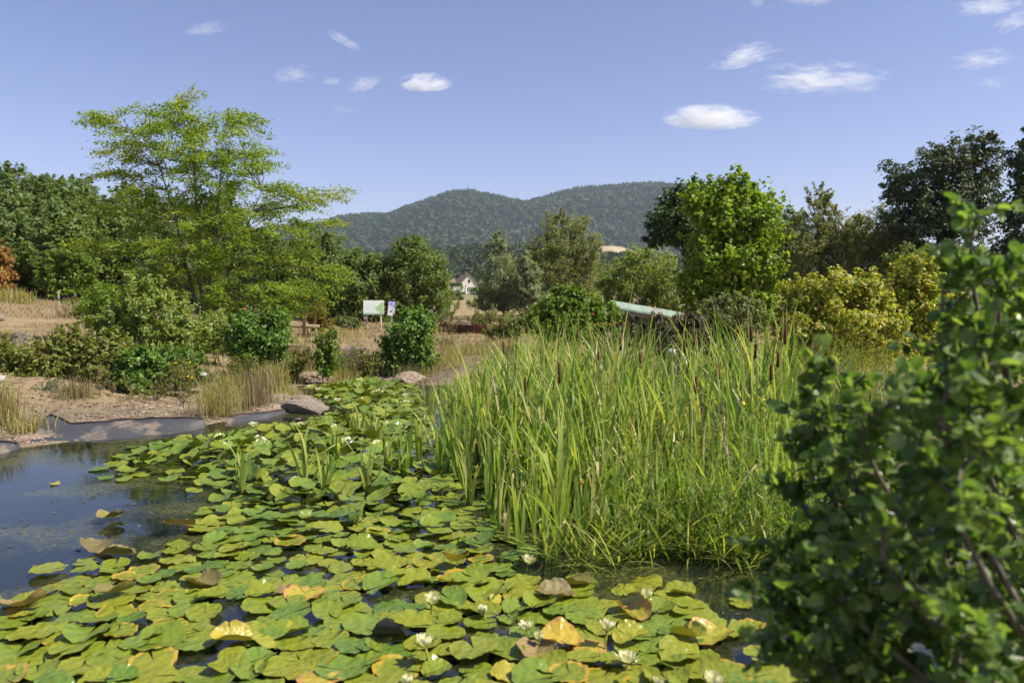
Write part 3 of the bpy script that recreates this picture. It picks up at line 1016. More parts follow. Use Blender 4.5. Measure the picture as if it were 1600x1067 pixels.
tree('golden_bush', 'large golden yellow bush between the reeds and the foreground bush', 'bush', foot(1310, 15.5), [B(1300, 465, 62, 40, 15.5), B(1260, 470, 44, 36, 15.5), B(1345, 460, 44, 36, 15.5), B(1300, 520, 80, 50, 15.5, -.2), B(1240, 520, 36, 50, 15.5), B(1370, 520, 50, 50, 15.5), B(1290, 580, 70, 30, 15.5)],
     19000, .085, .7, M['gold'], M['twig'], woody='stem', stems=4, r=.05, kind='ovate', clump=.22, per=40)
tree('golden_bush', 'smaller golden bush with a rusty crown, under the dark pine', 'bush', foot(1440, 16.5), [B(1435, 435, 42, 34, 16.5), B(1420, 480, 52, 44, 16.5), B(1465, 470, 34, 40, 16.5), B(1440, 540, 70, 54, 16.5), B(1400, 560, 50, 30, 16)],
     16000, .085, .7, M['gold'], M['twig'], woody='stem', stems=4, r=.05, kind='ovate', clump=.22, per=40)
tree('orange_shrub', 'orange leaved shrub at the edge of the wood on the slope', 'shrub', foot(-8, 42), [B(-8, 415, 22, 36, 42), B(-14, 440, 30, 24, 42), B(4, 405, 10, 16, 42)],
     5000, .17, .7, M['orange'], M['bark'], woody='stem', clump=.24)
tree('edge_shrub', 'fresh green low tree against the dark foot of the wood', 'tree', foot(90, 43), [B(80, 418, 26, 22, 43), B(105, 405, 26, 20, 43), B(130, 420, 26, 20, 43), B(95, 438, 40, 16, 43)],
     8000, .18, .6, M['bushlight'], M['bark'], clump=.24)
for k_, (lab, px_, Y_, bl_, n_l, ls_, asp_, mt) in enumerate([
    ('loose yellow green shrub under the left side of the feathery tree', 165, 18, [(165, 470, 34, 26), (140, 490, 26, 22), (190, 500, 30, 24)], 5200, .085, .4, 'locust'),
    ('feathery green shrub right below the trunk of the feathery tree', 330, 17.2, [(330, 510, 30, 26), (310, 535, 30, 22), (350, 535, 24, 22)], 5200, .085, .4, 'salix'),
    ('wispy yellow green shrub between the leafy bush and the rusty bench', 432, 18.5, [(432, 498, 20, 18), (440, 515, 16, 14), (425, 520, 18, 14)], 2400, .085, .4, 'locust'),
    ('tangled green shrub at the foot of the information board', 545, 29, [(538, 502, 18, 10), (556, 507, 12, 7)], 1600, .1, .45, 'wood1'),
    ('olive scrub right of the glossy bush', 690, 20.5, [(695, 545, 18, 14), (680, 560, 18, 12)], 2000, .075, .35, 'dryherb'),
    ('tall feathery weeds on the bank below the leafy bush', 385, 14.2, [(385, 575, 26, 18), (360, 590, 24, 14), (415, 585, 24, 16)], 3600, .07, .28, 'bramble'),
    ('dense weeds between the leafy bush and the broad rounded rock', 455, 15.6, [(450, 575, 24, 18), (470, 560, 20, 18), (440, 590, 24, 12)], 3200, .07, .28, 'bramble'),
    ('dry weeds above the broad rounded rock', 515, 17.5, [(500, 575, 24, 14), (530, 565, 22, 14)], 2400, .07, .25, 'dryherb'),
    ('green weeds crowding the corner between bank soil and the broad dry tuft', 285, 13.4, [(262, 560, 22, 18), (300, 560, 22, 18), (315, 590, 16, 14)], 3200, .065, .4, 'bush'),
    ('scrubby green shrub left of the shed', 800, 19.5, [(800, 510, 26, 16), (825, 500, 18, 16), (775, 520, 22, 12)], 3000, .085, .4, 'willow')]):
    tree('bank_shrub', lab, 'shrub', foot(px_, Y_), [B(*q, Y_) for q in bl_], n_l, ls_, asp_, M[mt], M['twig'], woody='stem', stems=4, r=.02, clump=.26, per=26, nlimb=10, group='shrubs and weeds on the pond bank')
tree('tan_shrub', 'small russet shrub beside the rusty bench', 'shrub', foot(497, 25.5), [B(500, 490, 18, 22, 25.5), B(508, 505, 14, 16, 25.5), B(492, 505, 16, 12, 25.5)],
     3500, .09, .45, leaf_mat('russet_leaf', [(.20, .15, .03), (.25, .16, .035), (.17, .15, .03)]), M['twig'], woody='stem', stems=3, r=.03, clump=.2)

# ---- bushes by the pond
tree('broad_bush', 'large bright green bush with red flowers beside the shed', 'bush', foot(890, 17.5), [B(890, 490, 48, 28, 17.5), B(860, 500, 34, 26, 17.5), B(930, 498, 36, 26, 17.5), B(895, 465, 22, 16, 17.5), B(875, 458, 8, 12, 17.5), B(890, 515, 62, 18, 17.3)],
     11000, .10, .55, M['bushlight'], M['twig'], woody='stem', stems=4, r=.04, kind='ovate', clump=.22, per=30, spray=.7, flat=1.0)
tree('purple_shrub', 'purple brown shrub in front of the green roofed shed', 'shrub', foot(1045, 14.2), [B(995, 515, 24, 20, 14.2), B(1030, 516, 38, 26, 14.2), B(1070, 515, 36, 26, 14.2), B(1000, 530, 20, 16, 14.2), B(1050, 545, 50, 24, 14.2), B(1085, 500, 12, 14, 14.2)],
     13000, .06, .6, M['purplebush'], M['twig'], woody='stem', stems=4, r=.03, clump=.2)
tree('grey_shrub', 'grey green small leaved shrub between the shed and the golden bush', 'shrub', foot(1135, 14.8), [B(1135, 495, 44, 32, 14.8), B(1105, 510, 30, 28, 14.8), B(1165, 500, 36, 36, 14.8), B(1130, 535, 60, 30, 14.8), B(1120, 470, 18, 12, 14.8)],
     11000, .065, .7, M['greybush'], M['twig'], woody='stem', stems=4, r=.03, clump=.2)
tree('glossy_bush', 'dark glossy green bush on the far pond shore before the information board', 'bush', foot(638, 17.0), [B(640, 525, 34, 34, 17), B(655, 510, 24, 26, 17), B(620, 550, 26, 26, 17), B(655, 555, 28, 26, 17), B(640, 578, 40, 16, 17), B(612, 535, 14, 12, 17), B(645, 492, 18, 10, 17)],
     8000, .085, .55, M['bush'], M['twig'], woody='stem', stems=4, r=.03, kind='ovate', clump=.26, per=26, spray=.95, flat=1.0, shell=.3)
tree('glossy_bush', 'fresh green leafy bush on the bank under the feathery tree', 'bush', foot(405, 15.2), [B(405, 520, 38, 28, 15.2), B(380, 525, 28, 24, 15.2), B(430, 540, 20, 24, 15.2), B(400, 550, 40, 24, 15.2), B(372, 500, 14, 12, 15.2), B(425, 500, 14, 14, 15.2)],
     8000, .08, .55, M['bush'], M['twig'], woody='stem', stems=4, r=.03, kind='ovate', clump=.26, per=26, spray=.95, flat=1.0, shell=.3)
tree('slender_bush', 'thin upright green bush next to the rusty bench', 'bush', foot(502, 15.6), [B(508, 535, 14, 16, 15.6), B(502, 556, 15, 18, 15.6), B(516, 550, 12, 18, 15.6), B(506, 576, 18, 14, 15.6), B(520, 525, 7, 8, 15.6)],
     2000, .07, .5, M['bushlight'], M['twig'], woody='stem', stems=4, r=.02, kind='ovate', clump=.26, per=18, spray=1.2, flat=1.0, shell=.2)
tree('pale_bush', 'big pale green bush with silvery narrow leaves on the left bank', 'bush', foot(232, 15.2), [B(225, 468, 42, 32, 15.2), B(208, 442, 20, 22, 15.2), B(240, 440, 14, 18, 15.4), B(250, 495, 60, 36, 15.2), B(165, 505, 26, 30, 15.2), B(300, 535, 34, 30, 15), B(200, 500, 40, 30, 15.2), B(270, 520, 44, 34, 15.2), B(225, 535, 60, 32, 15.0), B(290, 510, 26, 26, 15.2), B(180, 525, 30, 24, 15)],
     15000, .095, .36, M['salix'], M['twig'], woody='stem', stems=5, r=.03, kind='ovate', clump=.22, per=40)
tree('round_bush', 'low rounded green bush right above the bare bank soil', 'bush', foot(222, 13.0), [B(215, 575, 34, 30, 13), B(240, 590, 26, 24, 13), B(200, 595, 26, 20, 13), B(225, 603, 36, 16, 12.9)],
     6500, .07, .75, M['bush'], M['twig'], woody='stem', stems=4, r=.02, kind='ovate', clump=.24, per=30)
BR = 'low bramble mounds on the bank'
for lab, f_, bl in [('green bramble mound below the stump stakes', (128, 14.3), [B(118, 542, 30, 26, 14.3), B(145, 568, 34, 26, 14.3), B(100, 578, 34, 26, 14.1), B(120, 598, 40, 18, 14)]),
                    ('green bramble mound under the grey boulder', (55, 14.0), [B(30, 560, 34, 20, 14), B(72, 552, 20, 22, 14.1), B(75, 580, 38, 30, 14), B(55, 605, 44, 24, 13.8)]),
                    ('bramble mound cut off by the picture edge', (5, 14.5), [B(-5, 555, 30, 20, 14.5), B(12, 580, 28, 24, 14.3)]),
                    ('reddish bramble mound between the round bush and the stakes', (168, 13.8), [B(165, 556, 30, 28, 13.8), B(180, 585, 26, 26, 13.6), B(150, 592, 26, 20, 13.6)])]:
    tree('bramble_mound', lab, 'bramble', foot(*f_), bl, 4200, .075, .8, M['bramble'], M['twig'], woody='stem', stems=4, r=.015, group=BR, kind='ovate', clump=.28, per=22, spray=1.0, flat=1.0, shell=.25)
tree('grey_herb', 'grey green herb clump above the torn liner', 'plant', foot(88, 12.6), [B(85, 612, 30, 20, 12.6), B(70, 630, 26, 14, 12.5), B(112, 620, 22, 16, 12.5)],
     2600, .06, .4, M['greyherb'], M['twig'], woody='stem', stems=4, r=.012, clump=.26, per=26)
tree('flowering_herb', 'small dark herb with yellow flowers beside the round bush', 'plant', foot(284, 12.9), [B(282, 580, 22, 22, 12.9), B(290, 597, 20, 14, 12.8), B(275, 595, 16, 14, 12.8)],
     2400, .05, .3, M['bramble'], M['twig'], woody='stem', stems=5, r=.01, clump=.26, per=26)
tree('shore_herb', 'tall brownish green weeds over the far pond shore', 'plant', foot(545, 16.9), [B(540, 575, 34, 18, 16.9), B(560, 560, 24, 20, 16.9), B(520, 560, 22, 18, 16.9), B(555, 588, 30, 10, 16.8)],
     4000, .08, .25, M['dryherb'], M['twig'], woody='stem', stems=6, r=.01, clump=.3, per=22)
tree('shore_herb', 'green weeds with yellow tips at the far water edge beside the dark bush', 'plant', foot(566, 16.6), [B(565, 590, 22, 14, 16.6), B(580, 572, 14, 16, 16.6), B(550, 595, 14, 8, 16.5)],
     2200, .075, .3, M['bramble'], M['twig'], woody='stem', stems=6, r=.01, clump=.3, per=22)
tree('dry_shrub', 'sparse dry shrub with bare grey twigs before the rusty fence', 'shrub', foot(700, 26.0), [B(703, 498, 16, 14, 26), B(690, 510, 12, 12, 26), B(712, 512, 12, 10, 26)],
     900, .07, .5, M['dryherb'], M['pale_bark'], woody='stem', stems=5, r=.02, clump=.3, nlimb=24)
tree('fence_shrub', 'low yellowish shrub behind the rusty fence', 'shrub', foot(765, 29), [B(760, 495, 24, 14, 29), B(745, 505, 20, 12, 29), B(790, 502, 26, 14, 29), B(820, 508, 24, 12, 29)],
     4500, .09, .45, M['willow'], M['twig'], woody='stem', stems=4, r=.02, clump=.26)
for k_, (px_, Y_, w_, h_, mt) in enumerate([(690, 55, 26, 18, 'willow'), (705, 120, 20, 10, 'wood2'), (748, 62, 24, 8, 'willow'), (755, 240, 22, 7, 'wood1'), (712, 270, 10, 8, 'wood1'), (790, 70, 30, 12, 'wood3'), (925, 60, 30, 20, 'willow_br')]):
    f_ = foot(px_, Y_)
    k = Y_ / F
    tree('meadow_shrub', ['low pale shrub right of the domed tree across the meadow', 'grey shrub below the white house', 'flat pale shrub in the meadow right of the white house', 'dark hedge shrub at the corner of the white house',
         'small dark tree at the left end of the white house', 'olive shrub at the foot of the silvery willow', 'brownish shrub between the round and the low willow'][k_], 'shrub', f_,
         [(f_[0], Y_, f_[2] + h_ * k * .9, w_ * k, w_ * k * .8, h_ * k), (f_[0] + w_ * k * .5, Y_, f_[2] + h_ * k * .6, w_ * k * .6, w_ * k * .5, h_ * k * .7)], 1800, 3.2 * k, .6, M[mt], M['bark'], woody='stem', r=.04, clump=.3, nlimb=6, group='shrubs of the far meadow')

# the same wood going on beyond both edges of the picture
wood_cover('woodland', 520, lambda n: np.where(np.arange(n) % 2, R.uniform(-150, -34, n), R.uniform(27, 110, n)), lambda n: R.uniform(34, 125, n), land, 6, 9.5, lambda x, y: .04 + 0 * x, 420, .07, [M['pine'], M['wood1']],
           lambda x, y: ((x < -.77 * y) & (y > 44)) | (x > .78 * y))

marks = [('the orange shrub', *foot(-8, 42)[:2]), ('the fresh green low tree', *foot(90, 43)[:2]), ('the feathery tree', -13.0, 47.0), ('the dark tree behind the feathery tree', *foot(430, 44)[:2])]
relabel([(o, x, y, l) for o, x, y, l in wood], marks, 'woodland tree')

# ------------------------------------------------------------------ built things
# white house in the valley
hx, hy = (727 - 800) / F * 300, 300.0
hzv = gz1(hx, hy)
house = empty('white_house', (hx, hy, hzv), 'white gabled house with a brown roof in the valley behind the meadow', 'house')
house.rotation_euler = (0, 0, math.radians(16))
M['house_wall'] = simple_mat('white_render', (.62, .58, .50), .85, .06, .5, bump=.1)
M['roof_tile'] = simple_mat('brown_roof_tile', (.20, .13, .095), .85, .2, 3)
M['glass'] = simple_mat('dark_window_glass', (.03, .035, .04), .15, .1, 1, bump=0)
gw, gl, eh, rh = 4.1, 6.5, 2.7, 6.9      # half gable width, half length, eaves, ridge
V = np.array([(-gw, -gl, -.3), (gw, -gl, -.3), (gw, gl, -.3), (-gw, gl, -.3), (-gw, -gl, eh), (gw, -gl, eh), (gw, gl, eh), (-gw, gl, eh), (0, -gl, rh), (0, gl, rh)])
ob('wall', np_mesh('wall', V, [np.array([(1, 2, 6, 5), (3, 0, 4, 7)]), np.array([(0, 1, 5, 8, 4), (2, 3, 7, 9, 6)])], M['house_wall']), house)
for s in (-1, 1):
    mb = MB()
    a = math.atan2(rh - eh, gw)
    ln = math.hypot(gw + .55, (rh - eh) * (gw + .55) / gw)
    cx = s * (gw + .55) / 2
    mb.box((cx, 0, rh + .16 - math.tan(a) * abs(cx)), (ln, 2 * gl + .9, .2), 0, 0, ('Y', s * a))
    mb.build('roof', M['roof_tile'], house)
MB().box((1.2, 3, rh + .2), (.7, .7, 1.6)).build('chimney', M['roof_tile'], house)
# cross wing on the left with a lower roof
mb = MB().box((-7.4, 1.5, 1.1), (7.0, 6.5, 2.9))
mb.build('side_wing', M['house_wall'], house)
for s in (-1, 1):
    MB().box((-7.6, 1.5 + s * 1.9, 4.05), (7.6, 4.6, .2), 0, 0, ('X', -s * .66)).build('wing_roof', M['roof_tile'], house)
V = np.array([(-11.1, -1.6, 2.5), (-11.1, 4.6, 2.5), (-11.1, 1.5, 5.0), (-10.9, -1.6, 2.5), (-10.9, 4.6, 2.5), (-10.9, 1.5, 5.0)])
ob('wing_gable', np_mesh('wing_gable', V, [np.array([(0, 2, 1), (3, 4, 5)]), np.array([(0, 3, 5, 2), (1, 2, 5, 4)])], M['house_wall']), house)


def window(x, z, w, h):
    f_ = MB().box((x, -gl - .03, z + h / 2), (w + .24, .1, .12)).box((x, -gl - .03, z - h / 2), (w + .24, .1, .12)).box((x - w / 2, -gl - .03, z), (.12, .1, h - .12)).box((x + w / 2, -gl - .03, z), (.12, .1, h - .12)).build('window', M['white'], house)
    MB().box((x, -gl - .012, z), (w - .1, .02, h - .1)).build('pane', M['glass'], f_)


window(.1, 4.4, 1.1, 1.5)
window(-.9, 1.3, 1.5, 1.6)
window(1.8, 1.3, 1.2, 1.4)
MB().box((3.1, -gl - .03, .85), (1.0, .08, 2.1)).build('door', M['dark'], house)
gp = P(728, 458, 240)
o = empty('white_post', (gp[0], 240, gz1(gp[0], 240)), 'white gate post standing in front of the white house', 'post')
MB().tube([(0, 0, -.2), (0, 0, 2.9)], .32, 8).build('shaft', M['white'], o)
MB().box((0, 0, 2.95), (.9, .9, .22)).build('cap', M['white'], o)
wx = (708 - 800) / F * 255
MB_ = MB().box((0, 0, .9), (5.2, .35, 2.0)).box((0, 0, 1.96), (5.4, .5, .12))
tag(MB_.build('garden_wall', M['white'], None, (wx, 255, gz1(wx, 255) - .1)), 'low white garden wall to the left of the white house', 'wall')

# information board and its small neighbour
sb = foot(584, 30)
S0 = empty('information_board', sb, 'wide white and green information board on two pale posts', 'sign')
t = NT('board_print')
co = t.coord()
sep = t.n('ShaderNodeSeparateXYZ')
t.l(co, sep.inputs[0])
x_, z_ = sep.outputs[0], sep.outputs[2]
wob = t.math('MULTIPLY_ADD', t.noise(6, 3, .5, co), .25, -.12)
tri = t.math('SUBTRACT', t.math('ADD', t.math('MULTIPLY', x_, .9), wob), t.math('ABSOLUTE', t.math('SUBTRACT', z_, -.04)))
tri = t.ramp(t.math('MULTIPLY_ADD', tri, 4, .1, clamp=True), [(.2, (0, 0, 0)), (.45, (1, 1, 1))])
c = t.mix(t.ramp(z_, [(0, (0, 0, 0)), (.3, (1, 1, 1))]), (.72, .80, .72), (.80, .84, .80))
c = t.mix(tri, c, (.36, .58, .26))
strip = t.math('LESS_THAN', z_, -.20)
c = t.mix(t.math('MULTIPLY', strip, .7), c, (.32, .5, .36))
ln_ = t.math('MULTIPLY', t.math('GREATER_THAN', t.math('FRACT', t.math('MULTIPLY', z_, 22)), .55), t.math('MULTIPLY', t.math('LESS_THAN', t.math('ABSOLUTE', t.math('ADD', x_, .1)), .18), t.math('LESS_THAN', t.math('ABSOLUTE', t.math('SUBTRACT', z_, .02)), .13)))
c = t.mix(t.math('MULTIPLY', ln_, .18), c, (.3, .4, .35))
M['board'] = t.done(t.pbr(c, .4, .4))
zt, zb = P(584, 470, 30)[2] - sb[2], P(584, 491, 30)[2] - sb[2]
pn = MB().box((0, 0, 0), (.78, .03, zt - zb)).build('panel', M['board'], S0, (0, -.05, (zt + zb) / 2), rot=(-.10, 0, 0))
MB().box((0, .02, 0), (.82, .02, zt - zb + .04)).build('panel_frame', M['post'], pn)
for s in (-1, 1):
    MB().tube([(s * .27, .03, -.2), (s * .265, .03, zt * .5), (s * .27, .03, zt - .04)], .035, 8).build('post', M['post'], S0)
tg = MB().box((-.31, -.02, zb - .13), (.07, .03, .09)).build('tag_plate', M['white'], S0)
s2 = foot(612, 30.3)
S1 = empty('trail_sign', s2, 'narrow lilac and white sign panel on a single post beside the wide board', 'sign')
t = NT('trail_sign_print')
co = t.coord()
sep = t.n('ShaderNodeSeparateXYZ')
t.l(co, sep.inputs[0])
c = t.ramp(t.math('MULTIPLY_ADD', sep.outputs[2], 1.8, .5), [(.35, (.80, .80, .82)), (.75, (.55, .52, .82)), (.9, (.50, .47, .80))])
dotm = t.math('LESS_THAN', t.math('ADD', t.math('ABSOLUTE', t.math('SUBTRACT', sep.outputs[2], .17)), t.math('ABSOLUTE', t.math('SUBTRACT', sep.outputs[0], -.02))), .05)
M['trail'] = t.done(t.pbr(t.mix(dotm, c, (.2, .2, .55)), .4, .4))
za, zc = P(612, 471, 30.3)[2] - s2[2], P(612, 493, 30.3)[2] - s2[2]
MB().box((0, 0, 0), (.27, .025, za - zc)).build('panel', M['trail'], S1, (0, -.04, (za + zc) / 2), rot=(-.05, .07, 0))
MB().tube([(0, 0, -.2), (0, 0, za - .06)], .03, 8).build('post', M['post'], S1)

# rusty bench on the bank
bb = foot(475, 24.5)
bz = lambda py: P(475, py, 24.5)[2] - bb[2]
bx = lambda px: (px - 475) / F * 24.5
S2 = empty('rusty_bench', bb, 'rust brown bench frame with a pale plank seat beside the russet shrub', 'bench')
MB().box((0, 0, bz(506) / 2 + bz(490) / 2 - .05), (.09, .09, bz(489) + .1)).build('post', M['rust'], S2)
MB().box((bx(488), .35, bz(498)), (.06, .06, bz(490) - bz(506) + .2)).build('post', M['rust'], S2)
MB().box((bx(475.5), .12, bz(489)), (bx(489) - bx(463), .07, .045), .35, 0, ('Y', .06)).build('top_rail', M['rust'], S2)
MB().box((bx(468), .15, bz(508.5)), (bx(491) - bx(436), .38, .06), .1, 0, ('Y', .05)).build('seat_plank', M['plank'], S2)
MB().box((bx(468), .12, bz(511)), (bx(488) - bx(450), .3, .035), .1, 0, ('Y', .05)).build('seat_rail', M['rust'], S2)
MB().box((bx(438), .3, bz(511) / 2 - .05), (.08, .08, bz(511) + .05)).build('post', M['rust'], S2)
MB().tube([(bx(480), -.02, bz(512)), (bx(482), -.02, bz(522)), (bx(481), .02, -.1)], .02, 6).build('brace', M['dark'], S2)

# shed with a green sheet roof, low among the shrubs
rc = [P(953, 474, 23.5), P(1064, 488, 24.5), P(1058, 496, 20.5), P(965, 480, 20.0)]      # back left, back right, front right, front left
rc = np.array(rc)
rc[0][2] += .10
ctr = rc.mean(0)
gzs = gz1(ctr[0], ctr[1])
S3 = empty('garden_shed', (ctr[0], ctr[1], gzs), 'low dark shed with a pale green sheet roof behind the shrubs', 'shed')
M['sheet_roof'] = simple_mat('pale_green_sheet', (.22, .29, .23), .7, .12, 3)
M['sheet_grey'] = simple_mat('grey_sheet', (.22, .21, .20), .7, .2, 3)
o0 = np.array((ctr[0], ctr[1], gzs))


def roof_sheet(u0, u1, mat, lift):
    q = lambda u, v: (rc[0] * (1 - u) + rc[1] * u) * (1 - v) + (rc[3] * (1 - u) + rc[2] * u) * v
    V = np.array([q(u0, 0), q(u1, 0), q(u1, 1), q(u0, 1)]) - o0 + np.array((0, 0, lift))
    V = np.concatenate([V, V - np.array((0, 0, .05))])
    ob('roof_sheet', np_mesh('roof_sheet', V, [np.array([(0, 3, 2, 1), (4, 5, 6, 7), (0, 1, 5, 4), (1, 2, 6, 5), (2, 3, 7, 6), (3, 0, 4, 7)])], mat), S3)


us = np.linspace(0, 1, 8)
for k in range(7):
    roof_sheet(us[k], us[k + 1] + .012 * (k < 6), M['sheet_grey'] if k == 4 else M['sheet_roof'], .006 * (k % 2))
ins = (rc - ctr) * .93
V = np.concatenate([ins + np.array((0, 0, ctr[2] - gzs - .09)), np.column_stack([ins[:, :2], np.full(4, -.2)])])
ob('wall', np_mesh('wall', V, [np.array([(0, 1, 5, 4), (1, 2, 6, 5), (2, 3, 7, 6), (3, 0, 4, 7)])], M['dark']), S3)
V = np.concatenate([(rc[[3, 2]] - o0) + np.array((0, -.012, -.055)), (rc[[3, 2]] - o0) + np.array((0, -.012, -.16)), (rc[[3, 2]] - o0) + np.array((0, .03, -.055)), (rc[[3, 2]] - o0) + np.array((0, .03, -.16))])
ob('fascia', np_mesh('fascia', V, [np.array([(0, 2, 3, 1), (4, 5, 7, 6), (0, 1, 5, 4), (2, 6, 7, 3)])], M['dark']), S3)

# rusty plank fence along the meadow
f0, f1 = foot(684, 27), foot(800, 26)
S4 = empty('plank_fence', f0, 'low rust brown plank fence across the dry meadow', 'fence')
n_pl = 62
slat_me = [MB().box((0, 0, h / 2 - .1), (.047, .022, h + .2)).mesh('plank', M['rust']) for h in (.30, .34, .37, .33)]
for k in range(n_pl):
    u = (k + .5) / n_pl
    p = f0 + (f1 - f0) * u
    ob('plank', slat_me[int(R.integers(4))], S4, (p[0] - f0[0], p[1] - f0[1], gz1(p[0], p[1]) - f0[2]), (R.normal(0, .02), R.normal(0, .03), R.normal(0, .1)))
for zz_ in (.09, .25):
    MB().tube([np.array((0, .028, zz_)), np.array(((f1 - f0)[0], (f1 - f0)[1] + .028, zz_ + gz1(*f1[:2]) - f0[2]))], .018, 6).build('rail', M['rust'], S4)
sl = P(722, 511, 25.9)
V_ = MB().box((0, 0, 0), (.55, .4, .05), .2, 0, ('Y', .1)).box((.06, .02, .05), (.4, .28, .05), -.1, 0, ('Y', .06))
o = V_.build('slate_slab', M['stone_grey'], None, (sl[0], 26.2, gz1(sl[0], 26.2) + .36))
MB().box((-.1, 0, -.22), (.1, .1, .45)).box((.14, 0, -.22), (.1, .1, .45)).build('support', M['dark'], o)
tag(o, 'grey slate slabs lying on supports over the rusty fence', 'slab')
wp = foot(842, 24)
for px_, py_, h_, lab, cat, mt in [(92, 480, .75, 'thin grey wooden post at the foot of the wooded slope', 'post', 'pale_bark'), (745, 535, 0, '', '', '')]:
    if h_:
        q = GT(px_, py_)
        o = empty('wooden_post', q, lab, cat)
        MB().tube([(0, 0, -.2), (.01, 0, h_)], .05, 7).build('shaft', M[mt], o)
        MB().tube([(.01, 0, h_), (.012, 0, h_ + .05)], [.052, .02], 7).build('post_top', M[mt], o)
q = foot(783, 22)
o = empty('dead_stem', q, 'dark bare upright stem rising behind the reeds near the rusty fence', 'stem')
MB().tube([(0, 0, -.1), (.02, 0, .35), (.0, 0, .62)], [.02, .016, .006], 6).build('stalk', M['dark'], o)
MB().tube([(.01, 0, .3), (.09, .02, .45)], [.01, .004], 5).build('side_twig', M['dark'], o)
# pale stakes, rocks, litter on the left bank
for px0, py0, px1, py1, Y, lab in [(105, 530, 111, 517, 16.5, 'short leaning white stake behind the bramble mound'), (141, 545, 150, 520, 16, 'long leaning white stake beside the pale bush')]:
    a, b_ = P(px0, py0, Y), P(px1, py1, Y)
    b0 = np.array((a[0], a[1], gz1(a[0], a[1]) - .1))
    o = empty('white_stake', b0, lab, 'stake')
    MB().tube([(0, 0, 0), a - b0, b_ - b0], [.035, .038, .03], 7).build('shaft', M['white'], o)
    MB().tube([b_ - b0, b_ - b0 + np.array((.01, 0, .02))], [.03, .012], 7).build('stake_tip', M['post'], o)


def stone_mesh(seed, flat=1.0, ang=.35):
    rs = np.random.default_rng(seed)
    V = ICOV2.copy()
    for _ in range(9):      # chop with random planes: facets like broken granite
        d = unit(rs.normal(size=3))
        k = rs.uniform(.55, .9)
        s = V @ d
        V = V - np.maximum(s - k, 0)[:, None] * d * .92
    nz = vnoise(V[:, 0] * 3 + seed, V[:, 1] * 3 + V[:, 2] * 2.1, seed, 3) - .5
    return V * (1 + .16 * nz[:, None]) * np.array((1, 1, flat))


ICOV2, ICOF2 = ico(4)


def stone(label, px, py, Y, rx, rz, ry=None, mat='stone', seed=1, rot=(0, 0, 0), sink=.35, cat='rock', name='rock'):
    k = Y / F
    c = P(px, py, Y)
    o = ob(name, np_mesh(name, stone_mesh(seed), [ICOF2], M[mat], smooth_shade=False), None, (c[0], Y, c[2]), rot, (rx * k, (ry or rx * .8) * k, rz * k))
    return tag(o, label, cat, 'rocks on the pond bank')


stone('broad rounded brown rock at the far end of the pond', 494, 596, 16.4, 40, 19, 34, 'stone', 3)
stone('flat slab of rock lying in the water in front of the broad rounded rock', 500, 608, 16.0, 26, 4, 16, 'stone', 14)
stone('pointed dark topped rock jutting into the lily pads', 478, 641, 12.0, 44, 17, 24, 'stone_grey', 5, (0, .10, -.15))
stone('small upright wedge of rock behind the pointed rock', 476, 630, 12.6, 24, 11, 12, 'stone', 7, (.1, .35, .1))
stone('grey rock under the dry grass beside the pointed rock', 436, 630, 12.7, 32, 15, 22, 'stone_grey', 8)
stone('reddish low rock at the water edge beside the liner end', 415, 640, 12.2, 30, 10, 22, 'stone', 9)
stone('flat pale rock half sunk among pads below the pointed rock', 462, 659, 11.4, 24, 6, 14, 'stone', 10)
stone('brown rock under the reed tip at the far shore', 640, 600, 15.5, 30, 20, 22, 'stone', 12)
stone('large grey boulder on the dry slope above the bramble', 36, 531, 19, 24, 13, 18, 'stone_grey', 15)
stone('small dark boulder on the dry slope at the picture edge', 0, 497, 24, 7, 7, 7, 'stone_grey', 16)
stone('small grey stone between the two white stakes', 134, 532, 17, 9, 6, 8, 'stone_grey', 17)
stone('flat grey stone in the dry grass beyond the loosestrife', 556, 545, 19, 22, 5, 14, 'stone_grey', 18)
stone('rough earth coloured rock at the corner of the liner', 42, 688, 9.65, 26, 9, 18, 'stone', 19)
stone('small soil covered stone at the tip of the liner', 64, 684, 9.75, 14, 5, 10, 'stone', 20)
stone('small pale stone on the bare bank soil', 185, 622, 12.4, 9, 4, 8, 'stone', 21)
stone('pale rounded stone beside the yellow flowering herb', 318, 585, 12.9, 5, 4, 5, 'pale_stone', 22, cat='stone', name='white_stone')
stone('pale stump end cut by the left picture edge above the tall grass', 2, 591, 12.5, 9, 5, 9, 'pale_stone', 23, cat='stone', name='white_stone')
stone('grey stone lying in the tall dry grass tuft', 300, 655, 11.3, 14, 5, 10, 'stone_grey', 24)
stone('whitish boulder behind the cattail heads', 1050, 552, 13.2, 9, 8, 8, 'pale_stone', 25, cat='stone', name='white_stone')
stone('pale pink granite stone at the water edge by the dry grass', 395, 650, 11.8, 18, 6, 12, 'stone', 26)

# scattered pebbles and clods on the bare bank
n = 2200
px_, py_ = R.uniform(-200, 470, n), R.uniform(0, 1, n)
bx_, by_ = R.uniform(-9.5, -3.2, n), R.uniform(9.2, 14.5, n)
sdv = poly_sd(bx_, by_, POND)
k = (sdv < -.1) & (sdv > -1.7)
bx_, by_ = bx_[k], by_[k]
bzv = gz(bx_, by_)
cube = np.array([(1, 0, 0), (-1, 0, 0), (0, 1, 0), (0, -1, 0), (0, 0, .7), (0, 0, -.7)], float)
cf = np.array([(0, 2, 4), (2, 1, 4), (1, 3, 4), (3, 0, 4), (2, 0, 5), (1, 2, 5), (3, 1, 5), (0, 3, 5)])
sz = R.uniform(.008, .04, len(bx_))
V = (cube[None] * R.uniform(.6, 1.3, (len(bx_), 6, 1)) * sz[:, None, None] + np.stack([bx_, by_, bzv + sz * .2], 1)[:, None]).reshape(-1, 3)
